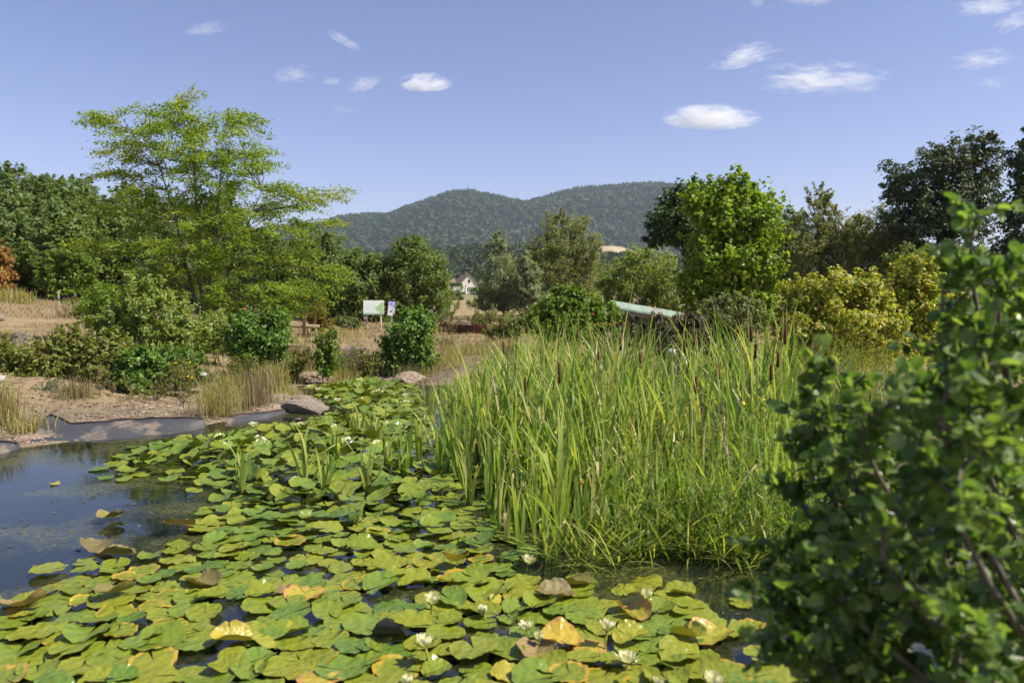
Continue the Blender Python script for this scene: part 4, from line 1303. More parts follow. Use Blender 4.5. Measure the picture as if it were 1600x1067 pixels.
tag(ob('pebbles', np_mesh('pebbles', V, [(cf[None] + 6 * np.arange(len(bx_))[:, None, None]).reshape(-1, 3)], M['stone'])), kind='stuff')

# twigs, dead leaves and crumbs of soil lying on the bank
n = 5200
lx, ly = R.uniform(-9.5, -3.0, n), R.uniform(9.2, 15, n)
k = (poly_sd(lx, ly, POND) < -.25) & (vnoise(lx * 1.6, ly * 1.6, 91) > .40)
lx, ly = lx[k], ly[k]
V, Fq = leaf_faces(np.column_stack([lx, ly, gz(lx, ly) + .012]), np.array((0, 0, 1.0)) + R.normal(0, .35, (len(lx), 3)), rand_dir(len(lx)) * np.array((1, 1, .15)), R.uniform(.02, .13, len(lx)), R.uniform(.006, .03, len(lx)))
tag(ob('leaf_litter', np_mesh('leaf_litter', V, [Fq], leaf_mat('leaf_litter', [(.10, .07, .045), (.17, .12, .075), (.28, .21, .13), (.07, .055, .04)], .8, .05, .2))), kind='stuff')

# torn pond liner along the left bank: dark sheet from under the water up the slope
t = NT('pond_liner')
co = t.coord()
nz = t.noise(3.0, 6, .6, co)
nf = t.noise(40, 4, .6, co)
c = t.mix(nz, (.03, .032, .035), (.075, .076, .079))
c = t.mix(t.ramp(t.noise(1.6, 6, .7, co), [(.54, (0, 0, 0)), (.64, (.8, .8, .8))]), c, t.mix(nf, (.17, .13, .095), (.30, .23, .17)))
M['liner'] = t.done(t.pbr(c, .5, .4, t.bump(t.math('ADD', nz, t.math('MULTIPLY', nf, .2)), .5, .04)))


def liner(name, label, top_px, ztop, bot_px, m=60, rows=9):
    tp = np.array([G(x, y, z * .62) for (x, y), z in zip(top_px, ztop)])
    bp = np.array([G(x, y, -.0) for x, y in bot_px])
    f = lambda a: np.stack([np.interp(np.linspace(0, 1, m), np.linspace(0, 1, len(a)), a[:, i]) for i in range(3)], 1)
    tp, bp = f(tp), f(bp)
    v = np.linspace(0, 1.25, rows)[:, None, None]
    V = tp[None] * (1 - v) + bp[None] * v
    V[..., 2] = tp[None, :, 2] * (1 - smooth(v[..., 0] * .9)) - .02 * (v[..., 0] > 1.01)
    V[..., 2] += .025 * (vnoise(V[..., 0] * 5, V[..., 1] * 5, 77) - .5) + .03 * np.sin(v[..., 0] * 5) * .5
    V[0, :, 2] += .02 * vnoise(V[0, :, 0] * 7, V[0, :, 1] * 3, 3)
    up = np.maximum(gz(V[..., 0], V[..., 1]) + .012, V[..., 2])
    V[..., 2] = np.where(v[..., 0] < 1.0, up, V[..., 2])
    V[..., 2] += .012 * (vnoise(V[..., 0] * 11, V[..., 1] * 11, 78) - .3)
    V = V.reshape(-1, 3)
    ii = (np.arange(rows - 1)[:, None] * m + np.arange(m - 1)[None]).ravel()
    q = np.stack([ii, ii + m, ii + m + 1, ii + 1], 1)
    o = ob(name, np_mesh(name, V, [q], M['liner'], smooth_shade=True))
    md = o.modifiers.new('thick', 'SOLIDIFY')
    md.thickness = .012
    tag(o, label, 'pond liner')
    # rolled upper edge
    MB().tube(V[:m] + np.array((0, 0, .008)), .014, 6).build('rolled_edge', M['dark'], o, smooth_shade=True)


liner('pond_liner', 'torn black pond liner sheet lying along the bare bank at the water edge', [(62, 664), (78, 649), (92, 655), (112, 663), (150, 662), (192, 657), (250, 655), (300, 654), (318, 656)],
      [.16, .23, .2, .17, .18, .2, .2, .2, .16], [(48, 694), (75, 691), (110, 690), (150, 690), (192, 688), (250, 681), (296, 674), (322, 668)])
liner('pond_liner', 'dark end of pond liner at the picture edge under the tall grass', [(-160, 690), (-60, 692), (0, 692), (26, 694)], [.12, .13, .13, .1], [(-180, 712), (-60, 716), (0, 712), (34, 700)], 30)
liner('pond_liner', 'narrow grey strip of pond liner below the dry grass tuft', [(360, 652), (390, 648), (420, 645), (446, 640)], [.08, .09, .09, .07], [(350, 666), (390, 659), (420, 653), (448, 646)], 30)

# ------------------------------------------------------------------ water lilies
def pad_mat(name, base, edge, edge_amt, rough=None):
    rough = rough or (.27 if name == 'lily_pad_mix' else .21)
    t = NT(name)
    uv = t.n('ShaderNodeUVMap').outputs[0]
    sep = t.n('ShaderNodeSeparateXYZ')
    t.l(uv, sep.inputs[0])
    r_, a_ = sep.outputs[0], sep.outputs[1]
    rnd = t.island()
    co = t.coord()
    nz = t.noise(3.2 if name != 'lily_pad_mix' else 16, 6, .68, co)
    c = t.ramp(rnd, ramp_stops(base))
    c = t.mix(t.ramp(nz, [(.40, (0, 0, 0)), (.75, (.45, .45, .45))]), c, (.22, .24, .03))
    veins = t.math('POWER', t.math('ABSOLUTE', t.math('SINE', t.math('MULTIPLY', a_, 3.14159 * 13))), 14)
    c = t.mix(t.math('MULTIPLY', veins, .12), c, (.24, .28, .06))
    e = t.math('ADD', r_, t.math('MULTIPLY_ADD', nz, .9, -.45))
    e = t.math('ADD', e, t.math('MULTIPLY_ADD', t.math('FRACT', t.math('MULTIPLY', rnd, 7.3)), .5, edge_amt - .5))
    c = t.mix(t.ramp(e, [(.86, (0, 0, 0)), (1.12, (1, 1, 1))]), c, edge)
    spots = t.ramp(t.noise(9 if name != 'lily_pad_mix' else 40, 4, .7, co), [(.64, (0, 0, 0)), (.70, (.8, .8, .8))])
    c = t.mix(spots, c, (.13, .085, .03))
    b = t.bump(t.math('ADD', t.math('MULTIPLY', t.noise(2.4 if name != 'lily_pad_mix' else 16, 1, .4, co), 1.6), t.math('MULTIPLY', veins, .05)), .42, .03)
    p = t.pbr(c, t.math('MULTIPLY_ADD', nz, .22, rough - .06), .5, b)
    tr = t.n('ShaderNodeBsdfTranslucent')
    t.l(t.mix(1.0, c, (1.3, 1.3, .6), 'MULTIPLY'), tr.inputs[0])
    ms = t.n('ShaderNodeMixShader')
    ms.inputs[0].default_value = .16
    t.l(p.outputs[0], ms.inputs[1])
    t.l(tr.outputs[0], ms.inputs[2])
    return t.done(ms)


PADM = {
    'green': pad_mat('green_lily_pad', [(.085, .165, .025), (.12, .20, .03), (.15, .22, .028)], (.22, .20, .02), -.12),
    'olive': pad_mat('olive_lily_pad', [(.14, .20, .02), (.18, .225, .02), (.215, .24, .024)], (.30, .23, .025), -.04),
    'yellow rimmed': pad_mat('yellow_rimmed_lily_pad', [(.17, .21, .018), (.22, .235, .02)], (.40, .27, .035), .2),
    'yellow': pad_mat('yellow_lily_pad', [(.40, .32, .04), (.46, .33, .045), (.30, .30, .03)], (.42, .23, .06), .2, .3),
    'brown': pad_mat('brown_lily_pad', [(.20, .13, .06), (.27, .18, .085), (.15, .11, .05), (.20, .18, .05)], (.30, .20, .09), .2, .5),
    'mixed': pad_mat('lily_pad_mix', [(.085, .16, .026), (.12, .20, .028), (.15, .205, .02), (.18, .225, .02), (.215, .24, .024), (.13, .19, .025)], (.34, .25, .03), -.04),
}


def pad_shape(seed, n=40, rings=(.25, .5, .72, .88, 1.0), wav=.035, bowl=.0, fold=0.0):
    rs = np.random.default_rng(seed)
    sl = rs.uniform(.03, .13)
    th = np.linspace(sl, 2 * math.pi - sl, n)
    ph = rs.uniform(0, 6.28, 4)
    edge = 1 + .05 * np.sin(2 * th + ph[0]) + .025 * np.sin(5 * th + ph[1]) + .02 * np.sin(13 * th + ph[2]) - .05 * np.exp(-((th - math.pi) ** 2) * 3) * rs.random()
    edge *= 1 - .12 * np.exp(-(th - sl) * 5) - .12 * np.exp(-(2 * math.pi - sl - th) * 5)
    V, uv = [(0, 0, 0)], [(0, .5)]
    for r in rings:
        rr = edge * r
        x, y = rr * np.cos(th), rr * np.sin(th)
        z = wav * ((.8 * np.sin(3 * th + ph[3]) + .7 * np.sin(5 * th + ph[1])) * r ** 2 + (.75 * np.sin(9 * th + ph[0]) + .45 * np.sin(14 * th + ph[2])) * r ** 4) + bowl * r * r - .03 * np.sin(2 * th + ph[2]) * r
        z = z + fold * np.abs(y) ** 1.5
        V += list(zip(x, y, z))
        uv += list(zip(np.full(n, r), th / (2 * math.pi)))
    i = np.arange(n - 1)
    tri = np.stack([np.zeros(n - 1, int), 1 + i, 2 + i], 1)
    q = np.concatenate([np.stack([1 + k * n + i, 1 + (k + 1) * n + i, 2 + (k + 1) * n + i, 2 + k * n + i], 1) for k in range(len(rings) - 1)])
    return np.array(V), uv, tri, q


def curl(V, k, ax):
    """roll a pad up about a line through its middle"""
    c, s = math.cos(ax), math.sin(ax)
    u, v = V[:, 0] * c + V[:, 1] * s, -V[:, 0] * s + V[:, 1] * c
    uu, zz_ = np.sin(u * k) / k, (1 - np.cos(u * k)) / k + V[:, 2]
    return np.stack([uu * c - v * s, uu * s + v * c, zz_], 1)


PADME = {}
for cl in ('green', 'olive', 'yellow rimmed', 'yellow', 'brown'):
    PADME[cl] = []
    for v in range(5):
        V, uv, tri, q = pad_shape(hash(cl) % 1 + 100 * len(PADME) + v, wav=[.022, .038, .052, .03, .044][v], bowl=[-.02, .06, -.07, .10, .02][v], fold=.3 if v == 4 else 0)
        if cl in ('yellow', 'brown') and v > 0:
            V = curl(V, R.uniform(.5, 1.3), R.uniform(0, 3.1))
        PADME[cl].append(np_mesh('lily_pad', V, [tri, q], PADM[cl], uv=uv, smooth_shade=True))
V, uv, tri, q = pad_shape(901, wav=.02)
V = curl(V, 2.1, .6)
dark_roll = np_mesh('lily_pad', V, [tri, q], simple_mat('blackish_lily_pad', (.035, .035, .028), .3, .3, 8), uv=uv, smooth_shade=True)

PADPOLY = [G(x, y)[:2] for x, y in [(-260, 950), (-40, 928), (60, 905), (110, 872), (190, 880), (255, 868), (300, 838), (290, 818), (330, 792), (300, 770), (255, 752), (165, 752), (150, 735), (215, 700), (290, 690), (400, 668), (470, 664), (520, 640), (498, 618), (470, 606), (560, 598), (650, 600), (660, 640),
                                    (690, 690), (745, 745), (815, 848), (880, 880), (855, 905), (960, 925), (1040, 898), (1100, 930), (1160, 945), (1200, 1000), (1230, 1067), (1300, 1250), (-400, 1250)]]
PADPOLY = [tuple(p) for p in PADPOLY]


def scatter(poly, n_try, spacing, seed, margin=0.0):
    rs = np.random.default_rng(seed)
    pl = np.array(poly)
    lo, hi = pl.min(0), pl.max(0)
    pts = rs.uniform(lo, hi, (n_try, 2))
    pts = pts[poly_sd(pts[:, 0], pts[:, 1], poly) > margin]
    cell, keep = {}, []
    for p in pts:
        sp = spacing(p[0], p[1]) if callable(spacing) else spacing
        cx, cy_ = int(p[0] // .2), int(p[1] // .2)
        ok = True
        for a in range(cx - 1, cx + 2):
            for b in range(cy_ - 1, cy_ + 2):
                for q in cell.get((a, b), ()):
                    if (q[0] - p[0]) ** 2 + (q[1] - p[1]) ** 2 < sp * sp:
                        ok = False
                        break
                if not ok:
                    break
            if not ok:
                break
        if ok:
            cell.setdefault((cx, cy_), []).append(p)
            keep.append(p)
    return np.array(keep)


pp = scatter(PADPOLY, 60000, lambda x, y: .128 if y < 6 else (.122 if y < 9 else .115), 3)
hole = vnoise(pp[:, 0] * 1.3 + 7, pp[:, 1] * 1.3, 41, 2)
rockd = np.minimum(np.hypot(pp[:, 0] + 3.25, (pp[:, 1] - 11.9) * .8), np.hypot(pp[:, 0] + 4.1, (pp[:, 1] - 16.1) * .7))
kp = (pp[:, 1] > 3.0) & (hole > .15) & (rockd > .42)
# thin out towards the open water on the left
edge_d = poly_sd(pp[:, 0], pp[:, 1], PADPOLY)
pp = pp[kp & ((edge_d > .22) | (R.random(len(pp)) < .6))]
n = len(pp)
mid = smooth((pp[:, 1] - 5.2) / 2.5)
rad = R.uniform(.07, .128, n) * (1 + .05 * (pp[:, 1] < 5)) * (1 - .12 * mid)
tilt_s = .06 + .27 * mid * np.clip(poly_sd(pp[:, 0], pp[:, 1], PADPOLY) / .6, .15, 1)
tx, ty = R.normal(0, 1, n) * tilt_s, R.normal(0, 1, n) * tilt_s - .05 * mid
rz_ = R.uniform(0, 6.28, n)
lift = R.uniform(.005, .03, n) + R.uniform(0, .15, n) * mid * np.clip(poly_sd(pp[:, 0], pp[:, 1], PADPOLY) / .8, 0, 1) + rad * np.hypot(tx, ty) * .55
yel = vnoise(pp[:, 0] * .8, pp[:, 1] * .8, 19, 2)
sx_, sy_, dep_ = proj(np.column_stack([pp, lift]))
size = np.where((sx_ > -40) & (sx_ < 1640) & (sy_ < 1110), rad / dep_ ** 1.6, 0)
order = np.argsort(-size)
LP = []
cls_w = []
PG = 'lily pads floating on the pond'
for i in order[:285]:
    u = R.random()
    edge_pad = sx_[i] < 330 and sy_[i] < 930
    if edge_pad:
        cl = 'brown' if u < .06 else 'yellow' if u < .09 else 'yellow rimmed' if u < .35 else 'olive'
    else:
        q = .10 * yel[i]
        cl = 'brown' if u < .008 else 'yellow' if u < .03 + q * .15 else 'yellow rimmed' if u < .14 + q * .6 else 'green' if u < .42 else 'olive'
    v = int(R.integers(5))
    o = ob('lily_pad', PADME[cl][v], None, (pp[i, 0], pp[i, 1], lift[i]), (tx[i], ty[i], rz_[i]), (rad[i], rad[i] * R.uniform(.85, 1), rad[i]))
    tag(o, None, 'lily pad', PG)
    st = ' tilted' if math.hypot(tx[i], ty[i]) > .2 else (' curled' if cl in ('yellow', 'brown') and v > 0 else (' folded' if v == 4 else ''))
    LP.append((o, pp[i, 0], pp[i, 1], (cl + st).strip()))
# further pads: past the limit of singly built ones
Vs, Ts, Qs, UV, off = [], [], [], [], 0
shapes = [pad_shape(500 + k, n=18, rings=(.5, .85, 1.0), wav=.05, bowl=[0, .09, -.07, .14][k % 4], fold=.3 if k % 5 == 4 else 0) for k in range(12)]
for i in order[285:]:
    V, uv, tri, q = shapes[int(R.integers(12))]
    Mx = np.array(Matrix.Rotation(ty[i], 3, 'Y') @ Matrix.Rotation(tx[i], 3, 'X') @ Matrix.Rotation(rz_[i], 3, 'Z'))
    Vs.append((V * rad[i]) @ Mx.T + np.array((pp[i, 0], pp[i, 1], lift[i])))
    Ts.append(tri + off)
    Qs.append(q + off)
    UV += list(uv)
    off += len(V)
tag(ob('distant_lily_pads', np_mesh('distant_lily_pads', np.concatenate(Vs), [np.concatenate(Ts), np.concatenate(Qs)], PADM['mixed'], uv=UV, smooth_shade=True)), kind='stuff')

# pads one can point at
for lab, px, py, r, mesh, rot, z in [
    ('big cupped orange yellow lily pad with a dark split, in front', 363, 997, .105, 'yellow', (.15, -.15, 2.2), .06),
    ('yellow edged flat lily pad right of the cupped orange one', 432, 994, .14, 'yellow', (.05, .05, .4), .03),
    ('torn orange lily pad standing up beside the reeds', 716, 872, .09, 'yellow', (-.5, .35, .8), .09),
    ('dry brown curled lily pad at the open water edge, in front', 38, 945, .13, 'brown', (-.3, .3, 1.5), .06),
    ('orange lily pad under the dry brown curled one', 36, 958, .09, 'yellow', (.1, .1, 2), .03),
    ('orange lily pad beside the water at the foreground bush', 1075, 992, .10, 'yellow', (-.2, .15, 1.0), .05),
    ('orange brown lily pad between cream lily and foreground bush', 985, 993, .10, 'yellow', (-.2, .1, 2.4), .06),
    ('brown curled lily pad on open water with its rim up', 172, 808, .12, 'brown', (-.2, .1, .5), .04),
    ('dark backed lily pad standing edgewise on the open water', 150, 855, .13, 'brown', (.15, .05, 1.2), .03),
    ('brown lily pad with lifted rim below the edgewise one', 183, 866, .12, 'brown', (-.25, .1, .2), .04),
    ('orange brown lily pad beside the murky water by the reeds', 902, 912, .11, 'brown', (-.1, .25, 1.8), .03),
    ('upright brown lily pad with yellow back near the open water', 280, 818, .13, 'brown', (-.5, .2, .3), .08),
    ('crumpled tan lily pad left of the tilted olive pads', 180, 925, .12, 'brown', (-.25, .2, 1.1), .06),
    ('single orange scrap of lily pad far out on the open water', 86, 755, .05, 'yellow', (.05, .02, .6), .012),
    ('yellow lily pad beside the crooked dead stem', 645, 742, .14, 'yellow', (-.35, .3, 2.1), .09)]:
    p = G(px, py, z)
    tag(ob('lily_pad', PADME[mesh][1 + int(R.integers(3))], None, (p[0], p[1], z), rot, (r, r, r)), lab, 'lily pad', PG)
p = G(610, 993, .05)
tag(ob('lily_pad', dark_roll, None, p, (-.5, .3, .4), (.11, .11, .11)), 'blackish rolled lily pad, darkest of all, in front', 'lily pad', PG)

# floating scraps on the open water
n = 3200
fx, fy = R.uniform(-9, 2.5, n), R.uniform(3.5, 14, n)
k = (poly_sd(fx, fy, POND) > .1) & (vnoise(fx * 1.1, fy * 1.1, 88, 3) > .50)
fx, fy = fx[k], fy[k]
V, Fq = leaf_faces(np.column_stack([fx, fy, R.uniform(.003, .008, len(fx))]), np.array((0, 0, 1.0)) + R.normal(0, .04, (len(fx), 3)), rand_dir(len(fx)) * np.array((1, 1, 0)), R.uniform(.012, .06, len(fx)), R.uniform(.006, .03, len(fx)), fold=.02)
tag(ob('floating_weed', np_mesh('floating_weed', V, [Fq], leaf_mat('floating_weed', [(.07, .075, .02), (.11, .11, .03), (.16, .12, .05), (.09, .10, .025)], .6, .1))), kind='stuff')

# flowers: a cup of pointed cream petals round yellow stamens, on a stem
M['petal'] = leaf_mat('cream_petal', [(.80, .78, .50), (.82, .80, .56), (.80, .80, .60)], .45, .35, .35, (1.05, 1.05, .8))
M['sepal'] = leaf_mat('green_sepal', [(.22, .27, .06), (.28, .30, .08)], .5, .3)
M['stamen'] = simple_mat('yellow_stamen', (.75, .48, .05), .6, .1, 40)
M['lily_stem'] = simple_mat('lily_stem', (.20, .24, .04), .5, .2, 20)


def petal(L, w, open_, az, r0, lean):
    k = 6
    t_ = np.linspace(0, 1, k)
    wd = w * np.sin(np.pi * np.clip(t_ * .92 + .06, 0, 1)) ** .7
    a = open_ + (lean - open_) * t_ ** 1.3
    ds = L / (k - 1)
    r_ = r0 + np.concatenate([[0], np.cumsum(np.sin(a[:-1]) * ds)])
    z_ = np.concatenate([[0], np.cumsum(np.cos(a[:-1]) * ds)])
    V = []
    for q in range(k):
        for s in (-1, 0, 1):
            rr = r_[q] + (-.22 * wd[q] if s == 0 else .06 * wd[q]) * -1
            V.append((rr * math.cos(az) - s * wd[q] / 2 * math.sin(az), rr * math.sin(az) + s * wd[q] / 2 * math.cos(az), z_[q]))
    i = np.arange(k - 1)
    q1 = np.stack([i * 3, i * 3 + 1, i * 3 + 4, i * 3 + 3], 1)
    return np.array(V), np.concatenate([q1, q1 + 1])


def lily_flower(op, seed):
    """op: 0 bud .. 1 wide open"""
    rs = np.random.default_rng(seed)
    root = empty('water_lily', (0, 0, 0), 'x', 'water lily', 'cream water lilies among the pads')
    for ring, (np_, L, w, lo) in enumerate([(6, .066, .036, .72), (7, .062, .032, .42), (6, .054, .027, .18)]):
        for j in range(np_):
            V, q = petal(L * rs.uniform(.9, 1.08), w, .25 + lo * op * 1.1, j * 6.283 / np_ + ring * .45 + rs.normal(0, .08), .012 - ring * .003, (.05 + lo * op * .9) + rs.normal(0, .06))
            ob('petal', np_mesh('petal', V, [q], M['petal'], smooth_shade=True), root)
    for j in range(4):
        V, q = petal(.066, .026, .35 + 1.15 * op, j * 1.571 + .3, .012, .25 + 1.25 * op + rs.normal(0, .1))
        ob('sepal', np_mesh('sepal', V - np.array((0, 0, .004)), [q], M['sepal'], smooth_shade=True), root)
    mb = MB()
    for j in range(16):
        a = j * 2.4
        r_ = .004 + .0008 * j
        mb.tube([(r_ * math.cos(a), r_ * math.sin(a), .006), (r_ * 1.4 * math.cos(a), r_ * 1.4 * math.sin(a), .030)], .0022, 4)
    mb.build('stamens', M['stamen'], root)
    return root


def add_stem(root, h):
    MB().tube([(0, 0, -h - .04), (R.normal(0, .006), R.normal(0, .006), -h * .5), (0, 0, .004)], [.007, .006, .007], 7).build('stem', M['lily_stem'], root, smooth_shade=True)


NEAR_LILIES = [  # px, py, stem, openness, scale, label, landmark name
    (674, 942, .10, .45, .95, 'open cream water lily on a stem, above the dark rolled pad', 'the middle open lily'),
    (664, 1010, .12, .5, 1.0, 'open cream water lily on a tall bent stem, lower one of the pair', 'the tall stemmed lily'),
    (755, 960, .05, .1, .85, 'closed cream water lily bud standing between the middle lilies', 'the closed middle bud'),
    (823, 984, .05, .55, .85, 'half open water lily leaning over a dark water gap', 'the leaning lily'),
    (841, 1000, .05, .15, .75, 'small cream water lily bud just below the leaning lily', 'the small bud'),
    (825, 879, .05, .6, .95, 'open water lily against the foot of the reeds', 'the lily by the reeds'),
    (1008, 935, .08, .2, 1.0, 'half closed tall water lily by the murky water', 'the half closed lily'),
    (949, 985, .11, .45, .95, 'tall stemmed water lily beside the orange brown pad', 'the lily by the orange pad'),
    (979, 1034, .05, .9, 1.0, 'wide open round water lily, fullest one near the bottom edge', 'the fullest lily'),
    (1113, 1072, .06, .45, 1.05, 'pointed water lily cut by the bottom edge near the foreground bush', 'the lily at the bottom edge'),
    (1026, 1072, .03, .3, .7, 'small water lily at the bottom edge below the fullest lily', 'the small bottom lily'),
    (637, 1071, .03, .2, .8, 'water lily bud barely seen at the bottom edge of the picture', 'the bottom bud')]
lily_marks = []
for k, (px, py, st, op, sc, lab, lm) in enumerate(NEAR_LILIES):
    p = G(px, py, st)
    o = lily_flower(op, 30 + k)
    add_stem(o, st / sc)
    o.location = tuple(p)
    o.scale = (sc,) * 3
    o.rotation_euler = (R.normal(0, .12), R.normal(0, .12), R.uniform(0, 6))
    o['label'] = lab
    lily_marks.append((lm, p[0], p[1]))
far = lily_flower(.85, 77)
add_stem(far, .06)
far_t = [far, lily_flower(.5, 78)]
add_stem(far_t[1], .06)
FAR_LILIES = [(485, 606, 'beside the broad rounded rock'), (497, 611, 'just below the broad rounded rock'), (528, 627, 'right of the pointed rock, brightest of those'), (510, 623, 'tiny, over the tip of the pointed rock'),
              (600, 608, 'largest of the far ones, near the glossy bush'), (594, 616, 'below the largest far lily'), (571, 629, 'one of two touching far lilies, yellower'), (567, 627, 'one of two touching far lilies, whiter'), (580, 639, 'bright, on the edge of the far reeds'),
              (562, 637, 'left of the bright lily by the far reeds'), (551, 641, 'two lilies left of the bright one by the far reeds'), (564, 662, 'alone in the middle of the far pads'), (534, 655, 'small, right of the pointed rock tip'), (607, 666, 'at the foot of the far reed stems'),
              (470, 666, 'at the flat pale rock in the pads'), (404, 688, 'near the liner strip at the pad edge'), (634, 620, 'before the brown rock under the reed tip'), (635, 631, 'inside the far reed stems'), (397, 666, 'at the pad edge below the dry grass tuft'), (549, 700, 'small, low among the raised middle pads')]
for k, (px, py, w_) in enumerate(FAR_LILIES):
    p = G(px, py, .06)
    s = 1.15 if k not in (3, 10, 12, 19) else .8
    if 'largest' in w_:
        s = 1.5
    src = far_t[k % 2]
    if k < 2:
        o = src
        o.location = tuple(p)
        o.scale = (s,) * 3
    else:
        o = dup(src, p, R.uniform(0, 6), s)
    o['label'] = 'distant white water lily ' + w_
    o['group'] = 'distant white water lilies'

relabel(LP, lily_marks + [('the cupped orange pad', *G(363, 997)[:2]), ('the blackish rolled pad', *G(610, 993)[:2]), ('the dry brown front pad', *G(38, 945)[:2]), ('the torn orange pad', *G(716, 872)[:2]), ('the upright brown pad', *G(280, 818)[:2])], 'lily pad')

# ------------------------------------------------------------------ reeds and cattails
def blade_mesh(name, L, w, bend, mat, kink=None, seg=7, twist=0.0, curve=1.8):
    t_ = np.linspace(0, 1, seg + 1)
    ang = bend * t_ ** curve
    if kink:
        ang = ang + kink[1] * (t_ > kink[0])
    ds = L / seg
    x = np.concatenate([[0], np.cumsum(np.sin(ang[:-1]) * ds)])
    z = np.concatenate([[0], np.cumsum(np.cos(ang[:-1]) * ds)])
    wd = w * np.clip(np.minimum(.75 + t_ * 1.5, (1 - t_) * 3.2 + .06), 0, 1)
    tw = twist * t_
    V = []
    for k in range(seg + 1):
        for s in (-1, 0, 1):
            V.append((x[k] + math.sin(tw[k]) * s * wd[k] / 2 + (0.12 * wd[k] if s == 0 else 0), math.cos(tw[k]) * s * wd[k] / 2, z[k]))
    i = np.arange(seg)
    q = np.stack([i * 3, i * 3 + 1, i * 3 + 4, i * 3 + 3], 1)
    return np_mesh(name, np.array(V), [np.concatenate([q, q + 1])], mat, smooth_shade=True)


BL = []
for k in range(16):
    kk = (R.uniform(.55, .8), R.uniform(.9, 1.9)) if k % 5 == 0 else None
    BL.append(blade_mesh('leaf', 1.0, .022 + .003 * (k % 4), R.uniform(.12, 1.2), M['reed2'] if k % 9 else M['reed_dry'], kk, 8, R.normal(0, 1.0)))
MB_h = MB().tube([(0, 0, 0), (0, 0, .012), (0, 0, .09), (0, 0, .172), (0, 0, .18)], [.004, .0115, .0125, .0115, .004], 10)
head_me = MB_h.mesh('seed_head', M['head'], True)
spike_me = MB().tube([(0, 0, 0), (0, 0, .08), (0, 0, .15)], [.0035, .003, .001], 5).mesh('spike', M['reed_dry'], True)
stalk_me = MB().tube([(0, 0, 0), (.01, 0, .5), (0, 0, 1.0)], [.006, .005, .004], 6).mesh('stalk', M['herb'], True)

REED = [tuple(G(x, y)[:2]) for x, y in [(655, 606), (652, 650), (655, 700), (700, 742), (765, 815), (800, 858), (860, 882), (940, 866), (1010, 858), (1100, 872), (1190, 880)]] + [(2.7, 5.2), (3.6, 6.6), (4.6, 8.5), (4.6, 11), (2.6, 13.6), (.3, 15.0), (-1.6, 15.3)]


def reed_h(x, y):
    px = 800 + F * x / y
    row = np.interp(px, [600, 650, 700, 760, 820, 900, 1000, 1100, 1200, 1300], [645, 604, 578, 548, 520, 507, 498, 490, 480, 494])
    want = CZ - (row - 455) / F * y            # tip height that reaches the skyline of the bed
    return np.clip(np.minimum(want, .84 + .16 * np.clip(y - 5.5, 0, 5)) * 1.0, .3, 1.75)


CG = 'cattail plants of the reed bed'


def cattail(x, y, h, nl, head, look_, fan=.16):
    root = empty('cattail_plant', (x, y, -.06), 'x', 'cattail', CG)
    for k in range(nl):
        az = R.uniform(0, 6.28)
        hh = h * R.uniform(.72, 1.08)
        ob('leaf', BL[int(R.integers(16))], root, (.012 * math.cos(az), .012 * math.sin(az), 0), (R.normal(0, fan * .4), R.normal(0, fan * .4), az), (hh, R.uniform(.9, 1.35), hh))
    if head:
        lean = (R.normal(0, .05), R.normal(0, .05), 0)
        st = ob('stalk', stalk_me, root, (0, 0, 0), lean, (1, 1, head))
        hd = ob('seed_head', head_me, root, Matrix.Rotation(lean[0], 3, 'X') @ (Matrix.Rotation(lean[1], 3, 'Y') @ Vector((0, 0, head))), lean, (1.35, 1.35, R.uniform(.85, 1.2)))
        ob('spike', spike_me, hd, (0, 0, .178))
    return root


ct = []
HEADS = [  # centre of the brown head: px, py, distance
    (875, 585, 7.6, 'single large brown seed head in the middle of the bed'), (824, 605, 8.2, 'short brown head left of the single large one'), (974, 535, 9.0, 'tall slim brown head near the broad bush'), (1000, 563, 8.4, 'lower brown head right of the slim one'),
    (1077, 540, 8.6, 'pale streaked head above the loosestrife'), (1091, 537, 8.8, 'thick reddish head above the loosestrife'), (1083, 600, 7.6, 'leaning brown head over the loosestrife'), (1134, 580, 8.0, 'blackish head in the loosestrife'), (1180, 520, 8.2, 'tall head on the right group, farther left'),
    (1219, 525, 8.0, 'tallest head of the right group'), (1214, 560, 8.0, 'long head under the tallest one'), (1204, 585, 7.8, 'long brown head lowest in the right group'), (1168, 548, 8.4, 'slim dark head left in the right group'), (842, 512, 12.5, 'far small head on the left skyline'), (895, 525, 11.5, 'far small head before the broad bush'),
    (788, 545, 12, 'far thin head near the dead stem'), (943, 560, 9.6, 'thin head left of the slim tall one'), (1028, 545, 9.4, 'thin dark head before the purple shrub'), (790, 640, 8.2, 'small dark head low on the left of the bed'), (1200, 530, 8.6, 'slender head between the tall right ones')]
head_marks = []
for px, py, Y, lab in HEADS:
    p = P(px, py, Y)
    o = cattail(p[0], Y, max(.5, p[2] + .12), 4, p[2] - .03, None)
    o['label'] = 'cattail plant with ' + lab
    o['group'] = 'cattail plants with brown seed heads'
    if Y < 9:
        head_marks.append((lab.replace('single large brown seed head in the middle of the bed', 'the single large brown head').replace(', farther left', ''), p[0], Y))
hm = [('the single large head', *P(875, 585, 7.6)[:2]), ('the short brown head', *P(824, 605, 8.2)[:2]), ('the lily by the reeds', *G(825, 879)[:2]), ('the blackish head', *P(1134, 580, 8.0)[:2]), ('the long lowest head', *P(1204, 585, 7.8)[:2]),
      ('the slim tall head', *P(974, 535, 9)[:2]), ('the small low head', *P(790, 640, 8.2)[:2]), ('the murky water', *G(980, 890)[:2]), ('the far reed lilies', *G(580, 639)[:2]), ('the brown far rock', *G(640, 610)[:2])]
cp = scatter(REED, 9000, .17, 8)
sdr = poly_sd(cp[:, 0], cp[:, 1], REED)
vis = (cp[:, 1] < 9.5) | (sdr < .35)
cp = cp[vis]
